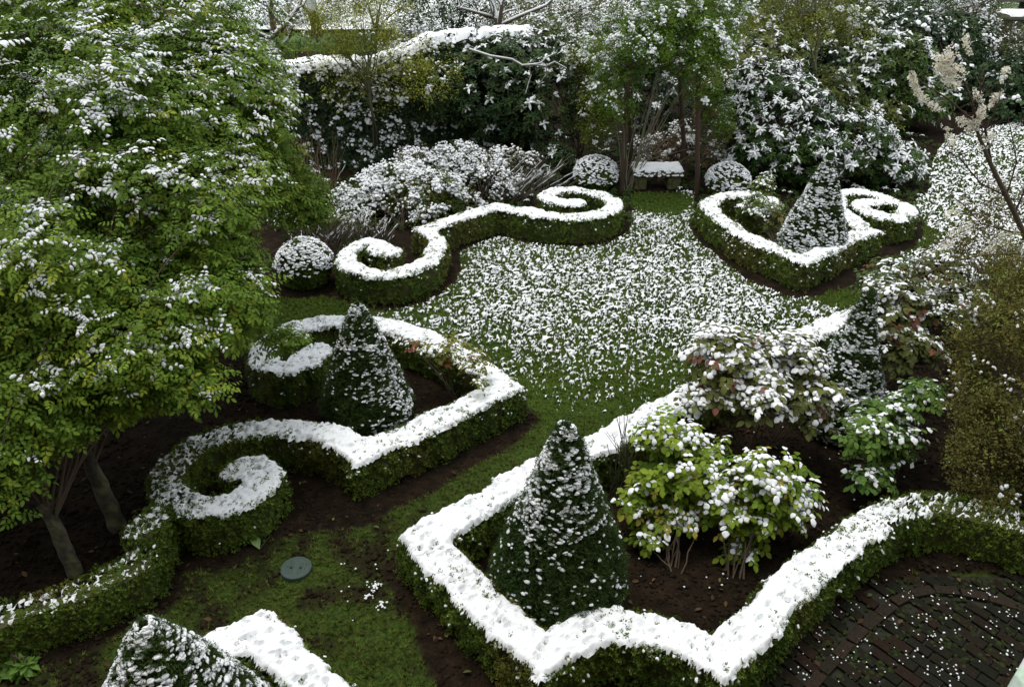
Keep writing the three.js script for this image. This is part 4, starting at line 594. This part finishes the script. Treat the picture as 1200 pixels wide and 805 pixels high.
// dry stems
for (const [px, py, w, n, h, lab] of [[350, 235, .7, 150, 1.2, 'sheaf of dry brown stems below the ivy wall beside the huge shrub'], [500, 178, 1.1, 170, .8, 'row of dry brown stems along the foot of the ivy wall'], [600, 235, .7, 90, .9, 'loose bare twigs leaning out over the scroll hedge'], [400, 290, .8, 140, .55, 'tangle of snow-dusted bare twigs beside the box ball']]) {
  const v = at(px, py), t = thing('dry_grass_clump', lab, 'stems', v.x, v.z, 'dry stems of the back border'), list = [], lean = lab.includes('leaning') ? .9 : .15; for (let i = 0; i < n; i++) { const a = V(rr(-w, w), 0, rr(-.25, .25)), b = V(a.x + rr(-.3, .3) + rr(0, lean), h * rr(.5, 1.1), a.z + rr(-.3, .3)); list.push([bent(a, b, .05, .03, 5), .006, .003]); } part('stems', rods(list, 4), new THREE.MeshStandardMaterial({ color: new THREE.Color().setRGB(...(lab.includes('brown') ? [.13, .08, .045] : [.10, .085, .06])), roughness: .95 }), t);
  const sn = new Copies(); for (const [p] of list) { if (rnd() < .5) continue; for (let k = 2; k < 4; k++) { const d = p[k + 1].clone().sub(p[k - 1]); if (d.y > d.length() * .9) continue; sn.add(p[k].x + v.x, p[k].y + .008, p[k].z + v.z, d.x, d.y, d.z, 0, .007, d.length() * .35, .007); } } sn.build('snow', smallLump, M.snow, t, t.position);
}
// ---- ivy-covered wall
{
  const A = V(-9.5, 0, -16.6), B = V(.4, 0, -18.2), t = thing('ivy_wall', 'long garden wall smothered in dark ivy with snow along its top', 'wall', (A.x + B.x) / 2, (A.z + B.z) / 2), o = t.position, H = x => 2.0 + .1 * noise(x * 1.5 + 20, 3) + .55 * smooth(-3.2, -1.2, x), d = B.clone().sub(A), L = d.length(); d.normalize(); const nrm = V(-d.z, 0, d.x), w = .28;
  const core = new THREE.BoxGeometry(L, 2.0, .4); core.translate(0, 1, 0); core.rotateY(Math.atan2(-d.z, d.x)); part('masonry', core, new THREE.MeshStandardMaterial({ color: new THREE.Color().setRGB(.22, .18, .14), roughness: 1 }), t);
  const lv = new Copies(), sn = new Copies();
  for (let i = 0; i < 6500; i++) { const s = rnd() * L, f = rnd(), x = A.x + d.x * s, z = A.z + d.z * s, hh = H(x), k = rr(.7, 1.3), c = mix([.018, .036, .018], [.045, .075, .028], rnd());
    if (f < .72) { const y = rnd() * hh, out = w + .16 * fbm(s * 2, y * 2) + rr(-.05, .05); const px = x + nrm.x * out, pz = z + nrm.z * out; lv.add(px, y, pz, nrm.x, .55, nrm.z, rnd() * 6.28, k, k, k, c); if (rnd() < .36 * smooth(.25, .7, noise(s * 3.2 + 9, y * 4)) + .5 * smooth(hh - .25, hh, y)) sn.add(px, y + .012, pz, nrm.x * .6, 1, nrm.z * .6, rnd() * 6.28, k, k, k); }
    else { const out = rr(-w, w); lv.add(x + nrm.x * out, hh + rr(-.04, .08), z + nrm.z * out, rr(-.3, .3), 1, rr(-.3, .3), rnd() * 6.28, k, k, k, c); } }
  lv.build('ivy', G.ivy, M.gloss, t, o); sn.build('snow_on_ivy', S.ivy[1], M.snow, t, o);
  const nxs = Math.round(L / .05), pos = [], f = [], rows = 14; for (let i = 0; i <= nxs; i++) for (let j = 0; j <= rows; j++) { const s = i * L / nxs, u = (j / rows * 2 - 1), x = A.x + d.x * s, z = A.z + d.z * s, e = 1 - Math.abs(u), q = u * (w + .10) + (noise(s * 6, u * 3 + 8) - .5) * .08; pos.push(x + nrm.x * q - o.x, H(x) + .02 + .11 * Math.sqrt(clamp(e * 2.2)) + (noise(s * 7, q * 7 + 9) - .5) * .09 + (noise(s * 19, q * 19 + 9) - .5) * .05 - .05 * (e < .1), z + nrm.z * q - o.z); }
  for (let i = 0; i < nxs; i++) for (let j = 0; j < rows; j++) { const a = i * (rows + 1) + j; f.push(a, a + 1, a + rows + 1, a + 1, a + rows + 2, a + rows + 1); } const g = new THREE.BufferGeometry(); g.setAttribute('position', new THREE.Float32BufferAttribute(pos, 3)); g.setIndex(f); g.computeVertexNormals(); part('snow', g, M.snow, t, true);
}
// ---- evergreens right of the ivy wall
shrub({ name: 'holly_bush', label: 'dark holly bush with snow tufts and a bare snowy branch beside the ivy wall', base: at(600, 185), n: 1900, leaf: 'laurel', mat: M.gloss, cols: [[.022, .045, .018], [.06, .09, .025]], scale: 1.1, shell: .35, gaps: .28, up: .45, stems: 10, stemR: .02, snow: .42, snowDepth: .14, lobes: [LB(580, 110, -17.2, 1.0, 1, .6), LB(640, 120, -17, .9, 1, .6), LB(610, 70, -17.8, 1.3, .6, .8), LB(560, 75, -18, .9, .6, .7), LB(520, 110, -17.4, .5, .6, .5)],
  extra: t => { const P = (x, y) => atZ(x, y, -16.3).sub(t.position), l = [[[P(550, 58), P(575, 66), P(600, 70), P(612, 77), P(625, 76), P(640, 78), P(650, 73), P(664, 81)], .018, .008], [[P(625, 76), P(634, 74), P(640, 68), P(652, 62)], .012, .006], [[P(620, 76), P(622, 90), P(616, 110)], .016, .007], [[P(641, 75), P(640, 88), P(634, 96)], .012, .006]]; part('bare_branch', rods(l, 6), M.barkPale, t); part('branch_snow', rods(l.map(([p, a, b]) => [p.map(q => q.clone().add(V(0, a * 1.1, 0))), a * .85, b]), 6), M.snow, t); } });
shrub({ name: 'holly_bush', label: 'snow-freckled grey-green evergreen between holly and arbor', base: at(680, 190), n: 1200, leaf: 'small', cols: [[.06, .095, .022], [.13, .17, .032]], scale: 1.1, shell: .5, gaps: .33, up: .5, stems: 14, snow: .4, snowDepth: .15, lobes: [LB(670, 60, -18, .9, .7, .6), LB(690, 110, -17.4, .6, .9, .5), LB(640, 45, -18.6, .8, .5, .6)] });
// ---- small tree with yellow-green leaves
shrub({ name: 'young_tree', label: 'young tree with thin trunk and yellow-green leaves before the ivy wall', category: 'tree', base: at(440, 186), n: 1500, leaf: 'fine', cols: [[.16, .19, .025], [.33, .33, .05]], scale: 1.5, shell: 1, gaps: .46, up: .5, stems: 0, snow: .25, partName: 'crown', lobes: [LB(430, 90, -16.6, 1.0, .75, .6), LB(400, 60, -16.8, .9, .7, .6), LB(450, 40, -16.8, .9, .8, .6), LB(500, 80, -16.5, .7, .7, .5), LB(420, 10, -17, 1.1, .7, .6), LB(370, 25, -16.9, .7, .6, .5)],
  extra: (t, items) => { const P = (x, y) => atZ(x, y, -16.6), b = at(440, 186), list = [[[b, P(439, 150), P(434, 120), P(432, 95)], .05, .035]]; for (let i = 0; i < 26; i++) { const it = items[Math.floor(rnd() * items.length)]; list.push([bent(P(432 + rr(-4, 4), rr(85, 120)), V(it[0], it[1], it[2]), .05, .05, 7), .016, .004]); } const g = rods(list, 6); g.translate(-t.position.x, 0, -t.position.z); part('trunk', g, M.barkGreen, t); } });
// ---- far garden beyond the wall: bare snowy trees, conifers, snow-covered shrubs
function bareTree(label, px, py, z, list2, r) { const b = at(px, py), t = thing('bare_tree', label, 'tree', b.x, b.z, 'bare snowy trees beyond the wall'), P = q => atZ(q[0], q[1], z).sub(t.position), list = list2.map(([pts, a, c]) => [pts.map(P).map((v, i) => v.add(V(0, 0, rr(-.3, .3)))), a, c]); const more = []; for (const [p, a, c] of list) for (let k = 0; k < 5; k++) { const s = p[Math.floor(rnd() * (p.length - 1)) + 1]; more.push([bent(s.clone(), s.clone().add(V(rr(-.7, .7), rr(.1, .8), rr(-.5, .5))), .05, .05, 5), c * .7, .006]); }
  part('trunk', rods(list, 7), M.bark, t); part('branches', rods(more, 5), M.bark, t); part('snow', rods([...list, ...more].map(([p, a, c]) => [p.map(q => q.clone().add(V(0, a * .75, 0))), a * .95, c]), 6), M.snow, t, true); }
bareTree('bare tree with snow-lined limbs beyond the wall beside the huge shrub', 318, 70, -24, [[[[318, 70], [318, 40], [316, 10], [322, -40]], .12, .05], [[[318, 45], [335, 30], [352, 8], [360, -20]], .07, .03], [[[318, 50], [300, 35], [285, 10]], .06, .03], [[[322, 62], [338, 45], [345, 30]], .05, .02]]);
bareTree('bare tree with pale snowy stem above the holly bush', 588, 45, -25, [[[[588, 45], [582, 22], [574, 0], [568, -30]], .10, .05], [[[585, 28], [588, 5], [590, -30]], .07, .04], [[[584, 24], [560, 15], [540, 8]], .05, .02], [[[586, 30], [610, 18], [640, 8], [660, -10]], .05, .02]]);
bareTree('bare brown tree trunk on the far lawn beyond the wall', 372, 42, -34, [[[[372, 42], [368, 15], [362, -30]], .22, .16], [[[368, 18], [350, 0], [330, -30]], .1, .05]]);
const FAR = (label, px, py, z, lobes, o) => shrub({ name: 'far_evergreen', label, category: 'evergreen', group: 'evergreens of the far garden', base: at(px, py), leaf: 'far', lobes, cols: [[.018, .042, .012], [.05, .085, .02]], scale: .75, shell: .4, gaps: .25, gapScale: 1, up: .45, stems: 4, stemR: .05, snow: .4, snowDepth: .2, ...o });
FAR('dark conifer mass above the young yellow-green tree', 440, 35, -35, [LB(440, 10, -33, 2, 1.6, 1.2), LB(480, -10, -33, 2.2, 2, 1.2), LB(430, -30, -33, 2, 1.5, 1.2)], { n: 700, snow: .12 });
FAR('dark evergreen screen behind the bare tree beside the huge shrub', 335, 40, -38, [LB(340, 12, -37, 2, 1.2, 1), LB(300, 15, -36, 2, 1.3, 1), LB(355, -10, -38, 2, 1.2, 1)], { n: 700, snow: .3 });
FAR('dark evergreen left of the bare tree with pale stem', 530, 60, -27, [LB(530, 25, -27, 1.5, 1.2, 1), LB(505, 5, -28, 1.5, 1.4, 1), LB(555, 0, -28, 1.5, 1.2, 1)], { n: 800, snow: .25 });
FAR('rounded snow-capped bush on top of the ivy wall', 480, 80, -21, [LB(478, 52, -20.5, .7, .5, .5), LB(500, 50, -20.6, .6, .5, .5)], { n: 420, snow: .95, scale: .6 });
FAR('broad snow-veiled bush beyond the holly', 640, 55, -28, [LB(620, 25, -27, 1.4, .9, 1), LB(670, 28, -27, 1.6, .9, 1), LB(710, 35, -26, 1.2, .8, 1)], { n: 900, snow: .6, cols: [[.06, .08, .025], [.13, .14, .04]] });
FAR('yellowish bush beyond the snow-veiled one', 660, 25, -38, [LB(640, 3, -36, 2.5, 1.2, 1), LB(700, 5, -36, 2, 1.1, 1), LB(590, 0, -37, 2, 1.2, 1)], { n: 700, snow: .4, cols: [[.08, .08, .025], [.15, .12, .035]] });
FAR('snow-streaked evergreen above the arbor', 790, 50, -30, [LB(740, 5, -29, 1.8, 1.2, 1), LB(800, 0, -29, 2, 1.3, 1), LB(850, 15, -28, 1.6, 1.1, 1)], { n: 900, snow: .35, cols: [[.06, .08, .025], [.13, .14, .035]] });
FAR('green-gold twiggy bush above the laurel shrub', 920, 50, -28, [LB(880, 10, -27, 1.6, 1, 1), LB(935, 25, -27, 1.6, 1, 1), LB(985, 20, -28, 1.6, 1, 1)], { n: 1000, snow: .3, cols: [[.08, .10, .022], [.19, .19, .035]] });
FAR('dark evergreen bank with snow-lined top behind the tall evergreen', 1030, 45, -31, [LB(1010, 20, -30, 1.8, .9, 1), LB(1065, 20, -30, 1.8, .9, 1), LB(1110, 15, -30, 1.6, .9, 1), LB(960, 25, -30, 1.5, .9, 1)], { n: 1300, snow: .35 });
FAR('dark green bank below the far edge of the garden', 1050, 12, -40, [LB(1000, -5, -38, 3, 1.3, 1), LB(1090, -5, -38, 3, 1.3, 1), LB(1170, -15, -40, 3, 1.3, 1), LB(900, -8, -38, 3, 1.3, 1)], { n: 1200, snow: .4 });
FAR('snow-flecked evergreen beside the two snowy slabs', 1180, 95, -25, [LB(1130, 30, -27, 1.3, .9, .8), LB(1150, 70, -25.5, .9, .6, .6), LB(1195, 62, -25, .8, .6, .6), LB(1175, 45, -27, .7, .5, .6)], { n: 700, snow: .4, cols: [[.04, .05, .02], [.09, .075, .03]] });
for (const [px, py, w, h, lab] of [[1172, 24, 1.5, .9, 'flat snow-covered stone table at the far edge of the garden'], [1215, 44, 1.6, .8, 'flat snow-covered stone table above the dark glossy evergreen']]) { const v = at(px, py), t = thing('stone_table', lab, 'table', v.x, v.z); const st = new THREE.MeshStandardMaterial({ color: new THREE.Color().setRGB(.12, .11, .09), roughness: .95 }); const top = new RoundedBoxGeometry(w * 2, .14, 1.2, 2, .03); top.translate(0, h, 0); part('tabletop', top, st, t); for (const s of [-1, 1]) { const g = new RoundedBoxGeometry(.3, h - .07, .9, 2, .03); g.translate(s * w * .7, (h - .07) / 2, 0); part('leg', g, st, t); } const sg = gridMesh(-w, -.64, Math.round(w * 2 / .06), 21, .06, (x, z) => { const e = Math.min(w - Math.abs(x), .6 - Math.abs(z)); return h + .06 + .13 * Math.sqrt(clamp(e / .12 + .1)) + (noise(x * 5, z * 5) - .5) * .03; }); part('snow', sg, M.snow, t, true); }
{ // the wooded edge of the neighbourhood, a far mass
  const c = new Copies(), sn = new Copies(); for (let i = 0; i < 5200; i++) { const x = rr(-45, 45), y = rr(.2, 7.5), z = -50 + rr(-3, 1) - Math.abs(x) * .05, s = rr(1.6, 3), k = mix([.022, .038, .018], [.07, .08, .03], noise(x * .4 + 50, y * .4)); c.add(x, y, z, rr(-.4, .4), .6, .6, rnd() * 6.28, s, s, s, k); if (rnd() < .12) sn.add(x, y + .02, z, rr(-.2, .2), 1, .2, rnd() * 6.28, s, s, s); }
  const m = c.build('far_wood', G.far, M.leaf, scene); m.userData = { kind: 'stuff', label: 'far wood closing off the garden', category: 'wood' }; const q = sn.build('far_wood_snow', S.far[1], M.snow, scene); q.userData = { kind: 'stuff', label: 'snow on the far wood', category: 'snow' };
}
// snow and grass of the far lawn beyond the wall
{
  const c = new Copies(); for (let i = 0; i < 3500; i++) { const x = rr(-16, -2), z = rr(-44, -19); const s = rr(3, 6); c.add(x, -.06, z, rr(-.2, .2), 1, rr(-.2, .2), rnd() * 6.28, s, s, s, mix([.05, .10, .02], [.09, .14, .03], rnd())); }
  const m = c.build('far_grass', G.tuft, M.grass, scene); m.userData = { kind: 'stuff', label: 'rough grass on the lawn beyond the ivy wall', category: 'grass' };
  snowSheet('far_lawn_snow', 'snow on the lawn beyond the ivy wall', -18, 6, -46, -35, .16, (x, z) => .72 + .3 * (noise(x * .5, z * .5) - .5) + .5 * smooth(-33, -36, z), .06, .3);
}
// ---- right-hand foreground: blossoming branches, fine brown-green climber, arching branch
seed = 909;
{
  const base = V(6.6, 0, -8.2), t = thing('blossom_tree', 'leaning little tree with cream blossom on bare brown twigs', 'tree', base.x, base.z), P = (x, y, z = -8.4) => atZ(x, y, z).sub(t.position);
  const limbs = [[[V(0, 0, 0), V(-.1, .8, 0), P(1225, 330), P(1190, 250), P(1163, 195), P(1148, 160), P(1142, 140)], .045, .014], [[P(1163, 195), P(1155, 150), P(1140, 140), P(1110, 115), P(1085, 100), P(1068, 86)], .014, .006], [[P(1148, 160), P(1140, 120), P(1128, 90), P(1108, 68), P(1102, 50)], .013, .005], [[P(1142, 140), P(1150, 110), P(1150, 80)], .01, .004], [[P(1180, 230), P(1150, 215), P(1125, 185), P(1100, 170)], .01, .004], [[P(1180, 230), P(1192, 190), P(1185, 150)], .01, .004], [[P(1190, 250), P(1215, 190), P(1210, 130)], .012, .004], [[P(1150, 160), P(1165, 135), P(1172, 110)], .008, .003], [[P(1200, 275), P(1150, 262), P(1100, 285), P(1075, 300)], .01, .004], [[P(1150, 262), P(1130, 240), P(1110, 225)], .006, .003]];
  part('trunk', rods(limbs.slice(0, 1), 8), M.bark, t); const tw = []; const bl = new Copies(); 
  for (let li = 1; li < limbs.length; li++) { const p = limbs[li][0]; for (let k = 0; k < 14; k++) { const j = Math.floor(rnd() * (p.length - 1)), s = p[j].clone().lerp(p[j + 1], rnd()), e = s.clone().add(V(rr(-.2, .2), rr(-.05, .25), rr(-.2, .2))); tw.push([bent(s, e, .02, .015, 4), .004, .0015]); } }
  part('branches', rods([...limbs.slice(1), ...tw], 5), M.barkRed, t);
  const petal = mergeGeometries(ringFrames(5, .016, .014, .4).concat(ringFrames(3, .012, .01, 1)).map(f => leafShape(f.len * 1.15, f.wid * 1.15, false).applyMatrix4(f.m)));
  const blob = (a, b, n, r) => { for (let i = 0; i < n * .6; i++) { const v = a.clone().lerp(b, rnd()), q = 1.15 * r * rnd(), an = rnd() * 6.28, s = rr(.8, 1.5), k = rr(.8, 1.05); bl.add(v.x + t.position.x + Math.cos(an) * q, v.y + rr(-r, r), v.z + t.position.z + Math.sin(an) * q, rr(-1, 1), rr(-.1, 1), rr(-1, 1), rnd() * 6, s, s, s, [Math.min(.93, 1.0 * k), Math.min(.91, .96 * k), .83 * k]); } };
  blob(P(1100, 82), P(1112, 60), 160, .06); blob(P(1108, 72), P(1120, 92), 320, .09); blob(P(1068, 86), P(1078, 112), 130, .03); blob(P(1078, 112), P(1100, 130), 70, .03); blob(P(1140, 150), P(1152, 128), 170, .055); blob(P(1125, 140), P(1145, 150), 70, .04); blob(P(1150, 120), P(1145, 105), 50, .03); blob(P(1160, 125), P(1172, 108), 60, .03); blob(P(1175, 95), P(1180, 80), 30, .03); blob(P(1130, 40), P(1135, 60), 30, .03); blob(P(1105, 150), P(1120, 170), 40, .04); blob(P(1165, 160), P(1150, 170), 40, .05); blob(P(1100, 290), P(1140, 262), 110, .08); blob(P(1150, 300), P(1190, 270), 90, .1); blob(P(1110, 255), P(1130, 240), 50, .06);
  bl.build('blossom', petal, leafMat(.9, .25), t, t.position);
  shrub({ name: 'tamarisk_climber', label: 'tall fine-leaved brown-green climber hanging beside the long front hedge', category: 'climber', base: V(5.3, 0, -6.3), n: 3300, leaf: 'fine', mat: M.dull, cols: [[.075, .078, .02], [.165, .145, .04], [.16, .21, .04]], scale: 1.25, shell: 1, gaps: .51, gapScale: 3.0, up: .15, stems: 90, stemR: .009, stemMat: M.bark, arch: .25, snow: .10, snowDepth: .1,
    lobes: [LB(1170, 380, -6.7, .42, .45, .5), LB(1165, 470, -6.3, .4, .5, .45), LB(1160, 540, -6.05, .36, .42, .4), LB(1180, 590, -5.85, .32, .3, .35), LB(1220, 430, -6.5, .5, .8, .5), LB(1215, 330, -7.1, .5, .5, .5), LB(1140, 420, -6.7, .25, .25, .3), LB(1225, 540, -6, .4, .5, .4), LB(1185, 640, -5.6, .14, .12, .14)] });
  shrub({ name: 'pink_bud_shrub', label: 'thin twigs with tiny pinkish leaves below the blossom tree', base: V(5.6, 0, -8.8), n: 520, leaf: 'fine', mat: M.dull, cols: [[.10, .075, .035], [.20, .15, .075], [.13, .12, .03]], scale: 1.0, shell: .9, gaps: .4, up: .2, stems: 40, stemR: .006, stemMat: M.barkRed, arch: .2, snow: .3, lobes: [LB(1130, 290, -9, .5, .3, .3), LB(1180, 300, -8.8, .4, .35, .3), LB(1110, 320, -8.8, .4, .25, .3), LB(1165, 240, -8.8, .35, .35, .3)] });
  const q = [[1230, 296], [1195, 297], [1150, 299], [1110, 308], [1080, 325], [1055, 350]].map(([x, y]) => atZ(x, y, -7.4)), ab = thing('arching_branch', 'thin dark branch arching over the brown-leaved rose bush', 'branch', q[0].x, q[0].z, undefined, q[0].y), L = q.map(v => v.sub(ab.position)); part('limb', rods([[L, .010, .004]], 6), M.bark, ab); const tw2 = []; for (let k = 0; k < 16; k++) { const j = Math.floor(rnd() * 5), s = L[j].clone().lerp(L[j + 1], rnd()); tw2.push([bent(s, s.clone().add(V(rr(-.25, .05), rr(-.15, .2), rr(-.15, .15))), .02, .01, 4), .003, .0015]); } part('twigs', rods(tw2, 4), M.bark, ab);
}
renderer.render(scene, camera);
